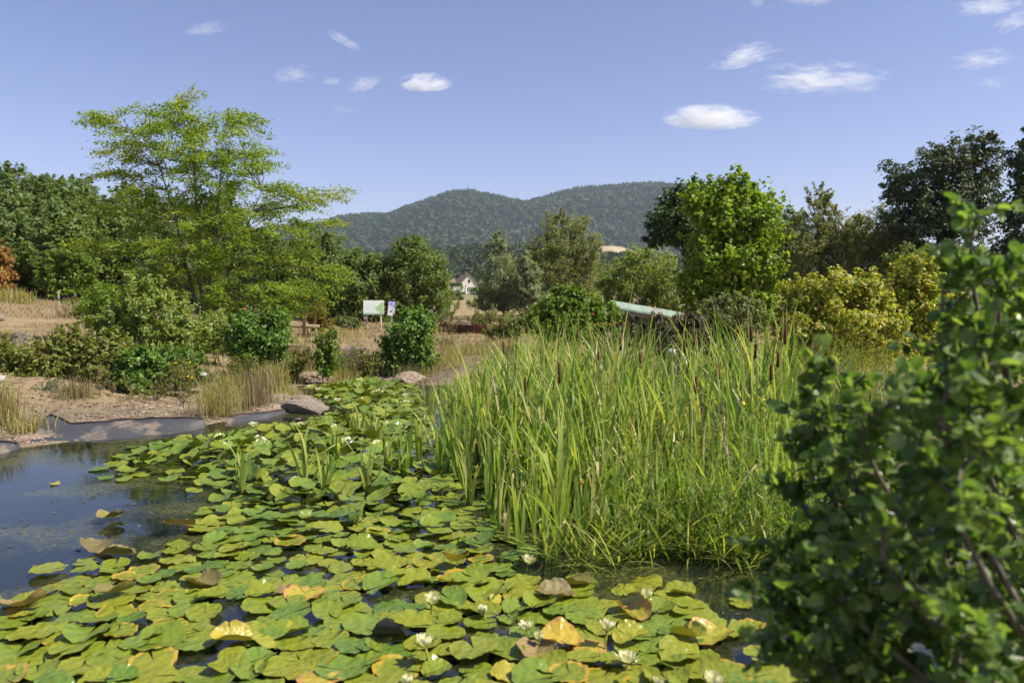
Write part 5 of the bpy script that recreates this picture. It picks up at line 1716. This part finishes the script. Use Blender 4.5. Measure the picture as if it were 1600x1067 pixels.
cpx = 800 + F * cp[:, 0] / cp[:, 1]
cp = cp[(cpx < 1240) & (cp[:, 1] < 14)]
cp = cp[np.argsort(cp[:, 1] + R.uniform(0, 1.5, len(cp)))][:215]
for x, y in cp:
    h = float(reed_h(x, y)) * R.uniform(.7, 1.15)
    d = float(poly_sd(np.array([x]), np.array([y]), REED)[0])
    front = smooth(np.array(d / .5)) * .3 + .7
    nl = int(R.integers(4, 7))
    o = cattail(x, y, h * float(front), nl, 0, None, .26)
    ct.append((o, x, y, 'tall green' if h * front > .95 else 'short green'))
SHOOTS = [(378, 772, .42, 'bright shoot with bent leaves rising left in the pads'), (478, 765, .50, 'bright shoot leaning left in the middle pads'), (507, 772, .34, 'low thin shoot in the middle pads'), (525, 745, .52, 'thin upright shoot behind the low thin one'), (575, 770, .36, 'straight shoot in front of two bright ones'),
          (604, 745, .44, 'bright fan shaped shoot left of the reeds'), (632, 752, .50, 'bright fan shaped shoot touching the reeds'), (655, 730, .5, 'bright thick shoot at the reed corner'), (686, 745, .56, 'thick yellow green shoot before the reeds'), (733, 795, .48, 'thin shoot in the pads before the reeds'), (556, 825, .2, 'short pale withered shoot in the pads'), (560, 690, .4, 'thin shoot in the far pads'), (590, 700, .45, 'thin leaning shoot near the far reeds')]
for px, py, h, lab in SHOOTS:
    p = G(px, py)
    o = cattail(p[0], p[1], h * 1.45, 9, 0, None, .32)
    o['label'] = 'cattail ' + lab
    o['group'] = 'single cattail shoots among the pads'
relabel(ct, hm, 'headless cattail')


def strips(base, h, az, lean, bend, w, seg=5):
    """many grass blades at once"""
    n = len(base)
    t_ = np.linspace(0, 1, seg + 1)
    d = np.stack([np.cos(az), np.sin(az), np.zeros(n)], 1)
    s = np.stack([-np.sin(az), np.cos(az), np.zeros(n)], 1)
    tw = R.uniform(-1, 1, n)
    s = s * np.cos(tw)[:, None] + d * np.sin(tw)[:, None]
    ang = lean[:, None] + bend[:, None] * t_[None] ** 1.8
    ds = (h / seg)[:, None]
    x = np.concatenate([np.zeros((n, 1)), np.cumsum(np.sin(ang[:, :-1]) * ds, 1)], 1)
    z = np.concatenate([np.zeros((n, 1)), np.cumsum(np.cos(ang[:, :-1]) * ds, 1)], 1)
    wd = w[:, None] * np.clip(np.minimum(.7 + t_ * 1.5, (1 - t_) * 2.5 + .05), 0, 1)[None]
    c = base[:, None] + d[:, None] * x[..., None] + np.array((0, 0, 1.0)) * z[..., None]
    V = np.stack([c - s[:, None] * wd[..., None] / 2, c + s[:, None] * wd[..., None] / 2], 2).reshape(-1, 3)
    m = (seg + 1) * 2
    i = np.arange(seg) * 2
    q = np.stack([i, i + 1, i + 3, i + 2], 1)
    return V, (q[None] + (np.arange(n) * m)[:, None, None]).reshape(-1, 4)


rp = scatter(REED, 46000, .056, 12)
rp = rp[R.random(len(rp)) < .12 + .88 * smooth(poly_sd(rp[:, 0], rp[:, 1], REED) / 1.0)]
gap = np.hypot((rp[:, 0] - 1.62) / .28, (rp[:, 1] - 6.9) / .9) < 1
gap |= vnoise(rp[:, 0] * 1.5, rp[:, 1] * 1.5, 35, 2) < .30
rp = rp[~gap | (R.random(len(rp)) < .12)]
n = len(rp)
hh = reed_h(rp[:, 0], rp[:, 1]) * R.uniform(.42, 1.12, n) * (.55 + .85 * vnoise(rp[:, 0] * 1.7, rp[:, 1] * 1.7, 33, 2)) * (.65 + .35 * smooth(poly_sd(rp[:, 0], rp[:, 1], REED) / .45))
V, q = strips(np.column_stack([rp, np.full(n, -.05)]), hh, R.uniform(0, 6.28, n), np.abs(R.normal(0, .24, n)), np.abs(R.normal(0, .8, n)) + (R.random(n) < .18) * 1.4, R.uniform(.013, .034, n))
tag(ob('reeds', np_mesh('reeds', V, [q], M['reed'])), kind='stuff')
# low herbs: leafy stems at the front right of the bed and on the right bank
def leafy_stems(pts, hs, per, L, asp, lean=.2):
    Ps, Ns, As = [], [], []
    n = len(pts)
    dirv = unit(np.column_stack([R.normal(0, lean, n), R.normal(0, lean, n), np.ones(n)]))
    t_ = R.uniform(.1, 1, (n, per))
    pos = pts[:, None] + dirv[:, None] * (t_ * hs[:, None])[..., None]
    az = R.uniform(0, 6.28, (n, per))
    out = np.stack([np.cos(az), np.sin(az), R.uniform(.2, 1.2, (n, per))], 2)
    ll = L * R.uniform(.6, 1.2, (n, per)) * (1.15 - .6 * t_)
    pos = pos + unit(out) * ll[..., None] * .5
    nrm = np.stack([-np.cos(az) * .8, -np.sin(az) * .8, np.full(az.shape, .8)], 2) + R.normal(0, .25, az.shape + (3,))
    return leaf_faces(pos.reshape(-1, 3), nrm.reshape(-1, 3), out.reshape(-1, 3), ll.ravel(), ll.ravel() * asp, 'ovate')


HERB = [tuple(G(x, y)[:2]) for x, y in [(930, 868), (1010, 850), (1060, 790), (1090, 720), (1180, 700), (1290, 690), (1380, 760), (1330, 850), (1190, 884), (1050, 875)]]
hp = scatter(HERB, 20000, .055, 15)
n = len(hp)
V, q = leafy_stems(np.column_stack([hp, np.full(n, 0.0)]), R.uniform(.35, .85, n), 26, .085, .16)
tag(ob('marsh_herbs', np_mesh('marsh_herbs', V, [q], M['herb'])), kind='stuff')
# leaves broken down over the water at the front edge
n = 420
ex = R.uniform(0, 1, n)
e0 = np.array([G(880 + 330 * u, 866 + 10 * math.sin(u * 9))[:2] for u in ex])
V, q = strips(np.column_stack([e0 + R.normal(0, .12, (n, 2)), np.full(n, .01)]), R.uniform(.25, .6, n), R.uniform(math.pi, 2 * math.pi, n), R.uniform(.5, 1.3, n), R.uniform(.2, .9, n), R.uniform(.008, .014, n))
tag(ob('fallen_reeds', np_mesh('fallen_reeds', V, [q], M['reed'])), kind='stuff')
# right bank weeds behind the foreground bush
n = 2600
wx_, wy_ = R.uniform(2.6, 6.5, n), R.uniform(4.5, 14.5, n)
k = poly_sd(wx_, wy_, POND) < .7
wx_, wy_ = wx_[k], wy_[k]
V, q = leafy_stems(np.column_stack([wx_, wy_, np.maximum(gz(wx_, wy_), 0)]), R.uniform(.3, .75, len(wx_)), 16, .09, .18)
tag(ob('bank_weeds', np_mesh('bank_weeds', V, [q], M['gold_low'])), kind='stuff')

# ------------------------------------------------------------------ purple loosestrife, small flowers
LG = 'purple loosestrife in the reed bed'
sp_me = []
for k in range(3):
    n = 90
    z = R.uniform(0, .28, n)
    a = R.uniform(0, 6.28, n)
    r_ = .013 * (1.1 - z / .32)
    V, q = leaf_faces(np.stack([r_ * np.cos(a), r_ * np.sin(a), z], 1), np.stack([np.cos(a), np.sin(a), .6 + 0 * a], 1), rand_dir(n), R.uniform(.010, .02, n), R.uniform(.008, .014, n))
    sp_me.append(np_mesh('flower_spike', V, [q], M['purple']))
for k, (px, py, Y, w_) in enumerate([(1122, 640, 7.2, 'thickest clump in the middle, standing in front'), (1140, 650, 7.0, 'clump just right of the thickest one'), (1100, 655, 7.3, 'slim clump left of the thickest one'), (1112, 690, 6.6, 'low clump with a single spike'), (1172, 610, 8.0, 'tall clump under the right cattail heads'),
                                     (1150, 595, 8.6, 'clump half hidden behind the blackish cattail head'), (1052, 570, 10, 'far pale clump below the whitish boulder'), (1238, 598, 9.0, 'pinkish clump at the right end of the bed'), (1130, 540, 11.5, 'far clump in front of the grey green shrub'), (1088, 600, 8.2, 'clump beside the leaning brown head'),
                                     (540, 552, 16.4, 'pale clump on the far shore'), (528, 553, 16.6, 'smaller clump left of that on the far shore')]):
    p = P(px, py, Y)
    g0 = min(gz1(p[0], Y), 0) if Y < 14 else gz1(p[0], Y)
    h = p[2] - g0 + .05
    o = empty('loosestrife_plant', (p[0], Y, g0), 'purple loosestrife, ' + w_, 'flower', LG)
    ns = 7 if k in (0, 1) else (2 if k == 3 else 5)
    for s in range(ns):
        dx, dy = R.normal(0, .10), R.normal(0, .06)
        hs = h * R.uniform(.82, 1.05)
        MB().tube([(0, 0, 0), (dx * .7, dy * .7, hs * .6), (dx, dy, hs)], [.006, .005, .003], 5).build('stem', M['twig'], o)
        ob('flower_spike', sp_me[s % 3], o, (dx, dy, hs - .22), (R.normal(0, .06), R.normal(0, .06), R.uniform(0, 6)), (1, 1, R.uniform(.8, 1.1)))
    m = 130
    t_ = R.uniform(.1, .8, m)
    a = R.uniform(0, 6.28, m)
    V, q = leaf_faces(np.stack([R.normal(0, .07, m) + .03 * np.cos(a), R.normal(0, .05, m) + .03 * np.sin(a), t_ * h], 1), np.stack([-.5 * np.cos(a), -.5 * np.sin(a), .8 + 0 * a], 1), np.stack([np.cos(a), np.sin(a), .6 + 0 * a], 1), .06, .014)
    tag(ob('foliage', np_mesh('foliage', V, [q], M['herb']), o), kind='stuff')

YF = 'small yellow flowers among the reeds'
V, q = leaf_faces(np.array([(.011 * math.cos(a), .011 * math.sin(a), .003) for a in np.arange(5) * 1.2566]), np.tile((0, 0, 1.0), (5, 1)), np.array([(math.cos(a), math.sin(a), .3) for a in np.arange(5) * 1.2566]), .022, .02, 'ovate')
yf_me = np_mesh('petals', V, [q], M['yellow'])
yc_me = MB().tube([(0, 0, -.004), (0, 0, .008)], [.006, .004], 6).mesh('flower_centre', M['stamen'])
for k, (px, py, Y, w_) in enumerate([(908, 755, 6.0, 'brightest, twin blossom low in the front reeds'), (868, 675, 7.0, 'above the brightest twin blossom'), (887, 640, 7.6, 'high, right below the single large cattail head'), (968, 639, 7.6, 'below the slim tall cattail head'), (975, 699, 6.8, 'below another one in the middle of the reeds'), (1057, 690, 6.8, 'left of the dark gap in the reeds'), (1118, 678, 6.7, 'under the thickest loosestrife clump'),
                                     (1142, 700, 6.5, 'right of the dark gap in the reeds'), (1162, 630, 7.2, 'right of the thickest loosestrife, big'), (1194, 624, 7.2, 'under the long cattail head'), (1095, 737, 6.2, 'low right of the dark gap'), (1172, 708, 6.3, 'near the foreground bush tip'), (1065, 744, 6.1, 'low beside the dark gap'), (815, 736, 6.4, 'low at the left front corner of the reeds'), (718, 708, 8.2, 'at the left edge of the reeds'), (946, 612, 8.6, 'small, under the thin left head'), (1010, 640, 8, 'small, in the middle right of the bed'), (1148, 634, 7.3, 'small, next to the big one')]):
    p = P(px, py, Y)
    o = empty('yellow_flower', p, 'small yellow flower ' + w_, 'flower', YF)
    s = .95 if k in (0, 8) else .6
    o.scale = (s,) * 3
    o.rotation_euler = (R.uniform(.3, 1.0), R.normal(0, .4), R.uniform(-.5, .5))
    ob('petals', yf_me, o)
    ob('flower_centre', yc_me, o)
    if k == 0:
        ob('petals', yf_me, o, (.0, .004, .028), (.2, .1, .5))
    MB().tube([(0, 0, 0), (0, .01, -.12), (.01, .05, -.3)], [.0025, .003, .003], 5).build('stem', M['herb'], o)
for px, py, Y, w_ in [(275, 567, 12.6, 'top of the dark herb'), (297, 566, 12.6, 'upper right of the dark herb'), (294, 588, 12.5, 'middle of the dark herb'), (300, 590, 12.5, 'rightmost on the dark herb')]:
    p = P(px, py, Y)
    o = empty('yellow_flower', p, 'yellow bank flower at the ' + w_, 'flower', 'yellow flowers of the dark bank herb')
    o.scale = (.9,) * 3
    o.rotation_euler = (.8, 0, 0)
    ob('petals', yf_me, o)
    ob('flower_centre', yc_me, o)
    MB().tube([(0, 0, 0), (0, .0, -.05), (.01, .0, -.14)], [.0015, .002, .002], 5).build('stem', M['herb'], o)
for px, py, Y, mt, s, lab in [(383, 483, 15.0, 'pink', 1.4, 'single pink red blossom above the leafy bush under the feathery tree'), (961, 504, 17.0, 'redflower', 1.7, 'brightest red blossom at the right end of the broad bush'), (953, 507, 17.0, 'redflower', 1.3, 'duller red blossom next to the brightest red one'),
                              (934, 506, 16.9, 'redflower', 1.2, 'tiny red blossom low in the broad bush'), (927, 491, 16.9, 'redflower', 1.1, 'tiny red blossom in the middle of the broad bush'), (976, 505, 17.0, 'redflower', 1.4, 'small red blossom right of the brightest red one')]:
    p = P(px, py, Y)
    o = empty('red_flower', p, lab, 'flower')
    o.scale = (s,) * 3
    o.rotation_euler = (1.0, .3, 0)
    pm = yf_me.copy()
    pm.materials[0] = M[mt]
    ob('petals', pm, o)
    ob('petals', pm, o, (0, 0, .006), (.5, 0, .6), (.8, .8, .8))
    ob('flower_centre', yc_me, o)
    MB().tube([(0, 0, 0), (0, .005, -.04), (.0, .03, -.09)], [.0012, .0015, .0015], 5).build('stem', M['herb'], o)

# ------------------------------------------------------------------ dry meadow grass and tufts
def grass_patch(name, x0, x1, y0, y1, n, hmin, hmax, w, mat, keep=None, seed=0, seg=2):
    x, y = R.uniform(x0, x1, n), R.uniform(y0, y1, n)
    k = poly_sd(x, y, POND) < (-.35 if name.startswith('shore') else -1.0)
    if keep is not None:
        k &= keep(x, y)
    x, y = x[k], y[k]
    nn = len(x)
    cl = .5 + vnoise(x * .9, y * .9, seed + 3, 3)
    V, q = strips(np.column_stack([x, y, gz(x, y) - .02]), R.uniform(hmin, hmax, nn) * cl, R.uniform(0, 6.28, nn), np.abs(R.normal(0, .25, nn)), np.abs(R.normal(0, .7, nn)), w * R.uniform(.6, 1.3, nn), seg)
    return tag(ob(name, np_mesh(name, V, [q], mat)), kind='stuff')


grass_patch('meadow_grass', -16, 14, 15.5, 30, 60000, .05, .15, .011, M['straw'], lambda x, y: vnoise(x * .5, y * .5, 2) > .33, 1)
grass_patch('far_meadow_grass', -36, 20, 28, 46, 42000, .06, .17, .024, M['straw'], None, 4)
grass_patch('green_tufts', -13, 12, 13.5, 27, 9000, .15, .4, .02, M['tallgrass'], lambda x, y: vnoise(x * .7, y * .7, 55) > .58, 6, 3)
grass_patch('bank_grass', -13, -5.0, 13.8, 17.5, 5000, .06, .2, .010, M['tallgrass'], lambda x, y: vnoise(x * 1.1, y * 1.1, 56) > .5, 7, 3)
TG = 'tall grass tufts on the bank'


def tuft(label, px, Y, n, h, sp, mat, w=.010, dry=.3, lean=.28, bend=.75, name='grass_tuft', base=None):
    b = foot(px, Y) if base is None else np.asarray(base, float)
    o = empty(name, b, label, 'grass', TG)
    for part, m_, mt in (('blades', int(n * (1 - dry)), mat), ('dry_stalks', int(n * dry), M['straw'])):
        if m_ < 3:
            continue
        pts = np.column_stack([R.normal(0, sp, m_), R.normal(0, sp * .8, m_), np.full(m_, -.03)])
        V, q = strips(pts, h * R.uniform(.25, 1.1, m_), R.uniform(0, 6.28, m_), np.abs(R.normal(0, lean, m_)), np.abs(R.normal(0, bend, m_)) * (.5 if part == 'dry_stalks' else 1), w * R.uniform(.6, 1.3, m_) * (.6 if part == 'dry_stalks' else 1), 5)
        tag(ob(part, np_mesh(part, V, [q], mt), o), kind='stuff')


tuft('broad dry tuft of tall grass overhanging the end of the liner', 338, 11.45, 420, .74, .17, M['tallgrass'], dry=.3, lean=.26, w=.008)
tuft('straw coloured tall tuft right of the broad dry one', 398, 12.2, 300, .74, .15, M['straw'], dry=.5, lean=.1, bend=.3)
tuft('greener upright tuft behind the grey rock', 425, 13.6, 500, .7, .14, M['tallgrass'], dry=.2, lean=.1)
tuft('small green tuft between the broad dry tuft and the leafy bush', 360, 13.4, 300, .55, .16, M['tallgrass'], dry=.2)
tuft('large yellow tuft at the picture edge over the dark liner end', -6, 10.4, 420, .66, .14, M['tallgrass'], dry=.4, lean=.14, bend=.4)
tuft('lower yellow green tuft at the foot of the large edge tuft', 34, 10.1, 260, .32, .16, M['tallgrass'], dry=.2)
tuft('leaning yellow tuft outside the water edge on the left', -70, 10.0, 500, .8, .2, M['tallgrass'], dry=.35)
tuft('brown wispy tuft on the bare soil under the reddish bramble', 118, 12.2, 280, .42, .16, M['dryherb'], dry=.5, lean=.3)
tuft('dry brown tuft over the broad rounded rock', 478, 16.9, 350, .6, .28, M['dryherb'], dry=.4, lean=.25)
tuft('overhanging brown tuft on the brown far rock', 640, 15.8, 420, .55, .16, M['dryherb'], dry=.4, lean=.35, bend=.9)
tuft('arching green reed tuft drooping towards the glossy bush', 665, 13.2, 330, 1.05, .22, M['reed'], .016, 0, .35, 1.3, name='reed_tuft')
tuft('tall green reed tuft rising before the rusty fence', 772, 13.6, 130, 1.2, .16, M['reed'], .014, 0, .12, .5, name='reed_tuft')
tuft('dry pale tuft on the slope in the gap beside the pale bush', 103, 30, 120, .9, .25, M['straw'], .02, .5)
tuft('green tuft on the slope below the wood near the picture edge', 32, 38, 160, .9, .4, M['tallgrass'], .035, 0, .3)
tuft('second green tuft on the slope, left of the fence post', 12, 39, 140, .9, .35, M['tallgrass'], .035, 0, .3)
grass_patch('shore_grass', -5.2, 1, 12.3, 19, 16000, .08, .30, .011, M['tallgrass'], lambda x, y: (vnoise(x * 1.3, y * 1.3, 57) > .42), 9, 4)
grass_patch('shore_stalks', -6, 3, 14, 20, 4000, .15, .45, .008, M['straw'], lambda x, y: (vnoise(x * 1.3, y * 1.3, 58) > .45), 9, 4)
sx1, sy1 = R.uniform(-8.5, .5, 1500), R.uniform(12.0, 19, 1500)
sk = (poly_sd(sx1, sy1, POND) < -.25) & (vnoise(sx1 * .9, sy1 * .9, 59) > .5)
sx1, sy1 = sx1[sk], sy1[sk]
V, q = leafy_stems(np.column_stack([sx1, sy1, gz(sx1, sy1)]), R.uniform(.2, .55, len(sx1)), 26, .07, .3, .3)
tag(ob('shore_weeds', np_mesh('shore_weeds', V, [q], M['dryherb'])), kind='stuff')
tuft('lower tuft of green leaves beside the loosestrife of the far shore', 530, 16.3, 260, .4, .22, M['tallgrass'], dry=.1)

# ------------------------------------------------------------------ big alder bush in front, on the near bank to the right
ab = np.array((2.45, 2.5, gz1(2.45, 2.5)))
alder = empty('alder_bush', ab, 'big dark leafy bush filling the right foreground, out of focus', 'bush')
M['alder'] = leaf_mat('alder_leaf', [(.07, .135, .03), (.115, .19, .045), (.16, .245, .065), (.22, .31, .085)], .36, .44, .5)
AL = []
for v in range(6):
    n = 12
    th = np.linspace(0, 2 * math.pi, n, endpoint=False)
    rr = 1 + .05 * np.where(np.arange(n) % 2, 1, -1) - .12 * np.exp(-(np.minimum(th, 2 * math.pi - th)) ** 2 * 6)
    x, y = .5 * rr * np.cos(th), .38 * rr * np.sin(th) * (1 - .25 * np.cos(th))
    ctr = np.array([(-.5, 0, 0), (-.2, 0, .0), (.15, 0, .0)])
    z = .30 * np.abs(y) ** 1.3 + [-.12, .1, -.2, .2, -.05, .3][v] * x * x + .05 * np.sin(6 * th)
    V = np.concatenate([np.stack([x, y, z], 1), np.array([(-.22, 0, [-.006, .005, -.01, .01, 0, .015][v]), (.2, 0, [-.005, .004, -.008, .008, 0, .012][v])])])
    tri = [(12, i, (i + 1) % n) if 3 <= i <= 8 else (13, i, (i + 1) % n) for i in range(n)] + [(12, 13, 3), (13, 12, 9)]
    AL.append(np_mesh('leaf', V, [np.array(tri)], M['alder']))
SH = []  # shoots: base point on the image, tip on the image, distance at base and tip, side twigs
for tip, mid, Y0, Y1 in [((1562, 320), (1568, 620), 2.5, 2.35), ((1530, 430), (1540, 680), 2.35, 2.2), ((1615, 420), (1605, 690), 2.3, 2.2), ((1470, 610), (1490, 790), 2.3, 2.1), ((1350, 590), (1410, 800), 2.7, 2.6), ((1300, 590), (1370, 800), 2.5, 2.4), ((1280, 670), (1360, 850), 2.6, 2.5),
                         ((1255, 770), (1350, 900), 2.6, 2.5), ((1235, 860), (1340, 960), 2.5, 2.4), ((1240, 940), (1340, 1010), 2.3, 2.2), ((1260, 1030), (1360, 1060), 2.1, 2.0), ((1400, 640), (1440, 850), 2.1, 1.95), ((1530, 600), (1540, 850), 1.9, 1.8), ((1580, 700), (1570, 950), 1.8, 1.75), ((1460, 800), (1480, 1000), 1.9, 1.8),
                         ((1360, 900), (1420, 1040), 2.0, 1.9), ((1640, 450), (1640, 760), 2.2, 2.1), ((1600, 470), (1590, 700), 2.5, 2.4), ((1600, 520), (1590, 760), 2.3, 2.25), ((1560, 560), (1560, 780), 2.15, 2.1), ((1525, 480), (1530, 720), 2.6, 2.6), ((1680, 620), (1680, 900), 2.0, 1.9), ((1570, 480), (1565, 720), 2.7, 2.6), ((1420, 650), (1450, 830), 2.8, 2.8), ((1620, 560), (1600, 800), 2.6, 2.6), ((1520, 700), (1500, 900), 2.5, 2.4), ((1310, 760), (1380, 930), 2.8, 2.8), ((1310, 930), (1400, 1050), 2.6, 2.6), ((1430, 960), (1460, 1100), 2.2, 2.1), ((1560, 960), (1560, 1120), 1.9, 1.8), ((1500, 600), (1510, 760), 3.0, 3.0), ((1350, 680), (1400, 850), 3.1, 3.1), ((1440, 720), (1450, 900), 2.4, 2.4), ((1380, 780), (1420, 950), 2.3, 2.3), ((1500, 880), (1500, 1050), 2.1, 2.1), ((1330, 860), (1400, 1000), 2.2, 2.2), ((1600, 850), (1590, 1020), 2.0, 2.0), ((1540, 780), (1530, 960), 2.3, 2.3), ((1290, 1040), (1380, 1075), 2.2, 2.2), ((1340, 1050), (1400, 1090), 2.0, 2.0), ((1270, 990), (1370, 1040), 2.4, 2.4)]:
    SH.append((np.array(P(*tip, Y1)), np.array(P(*mid, (Y0 + Y1) / 2)), Y0))
mb = MB()
lp, ln, la = [], [], []
for tip, mid, Y0 in SH:
    b0 = ab + R.normal(0, .12, 3) * np.array((1, 1, 0)) + np.array((0, 0, -.1))
    t_ = np.linspace(0, 1, 12)[:, None]
    ctrl = 2 * mid - .5 * (b0 + tip)
    pts = (1 - t_) ** 2 * b0 + 2 * t_ * (1 - t_) * ctrl + t_ ** 2 * tip
    mb.tube(pts, np.linspace(.014, .0025, 12), 6)
    for f in np.arange(.28, 1.0, .045):
        i = min(int(f * 11), 10)
        q = pts[i] + (pts[i + 1] - pts[i]) * (f * 11 - i)
        tw = unit(unit(pts[i + 1] - pts[i]) * .55 + R.normal(0, .75, 3))
        ln_t = R.uniform(.10, .26) * (1.15 - .6 * f)
        mb.tube([q, q + tw * ln_t * .5 + R.normal(0, .008, 3), q + tw * ln_t], [.004, .003, .0015], 4)
        for g_ in np.linspace(.06, 1.0, 15):
            lp.append(q + tw * ln_t * g_)
            la.append(tw * .6 + R.normal(0, .7, 3) + np.array((0, 0, -.15)))
    for f in np.arange(.5, 1.01, .04):
        i = min(int(f * 11), 10)
        lp.append(pts[i] + (pts[i + 1] - pts[i]) * (f * 11 - i))
        la.append(unit(pts[i + 1] - pts[i]) * .7 + R.normal(0, .6, 3))
lp, la = np.array(lp), unit(np.array(la))
n = len(lp)
L = R.uniform(.027, .052, n)
lp = lp + la * L[:, None] * .6
ln = unit(R.normal(0, .62, (n, 3)) + np.array((.1, -.1, .75)))
ln = unit(ln - la * np.sum(la * ln, 1, keepdims=True))
mb.build('stem', M['bark'], alder, tuple(-ab), smooth_shade=True)
sx_, sy_, dp_ = proj(lp)
sc_ = np.where((sx_ > 1100) & (sx_ < 1600) & (sy_ > 150) & (sy_ < 1067), L / dp_, 0)
od = np.argsort(-sc_)
Vs, Ts, off = [], [], 0
abv = Vector(ab)
for rank, i in enumerate(od):
    y_ = np.cross(ln[i], la[i])
    Mx = np.column_stack([la[i], y_, ln[i]])
    if rank < 300:
        o = bpy.data.objects.new('leaf', AL[int(R.integers(6))])
        COL.objects.link(o)
        o.parent = alder
        o.matrix_local = Matrix.Translation(Vector(lp[i]) - abv) @ Matrix(Mx.tolist()).to_4x4() @ Matrix.Scale(float(L[i]), 4)
    else:
        me = AL[i % 6]
        if rank < 306 or not hasattr(me, '_c'):
            pass
        Vs.append((i, Mx))
base = []
for me in AL:
    co_ = np.empty(len(me.vertices) * 3, np.float32)
    me.vertices.foreach_get('co', co_)
    base.append(co_.reshape(-1, 3))
tri_ = np.array([p.vertices[:] for p in AL[0].polygons])
VV = np.concatenate([(base[i % 6] * L[i]) @ Mx.T + lp[i] - ab for i, Mx in Vs])
TT = (tri_[None] + (np.arange(len(Vs)) * 14)[:, None, None]).reshape(-1, 3)
tag(ob('foliage', np_mesh('foliage', VV, [TT], M['alder']), alder), kind='stuff')
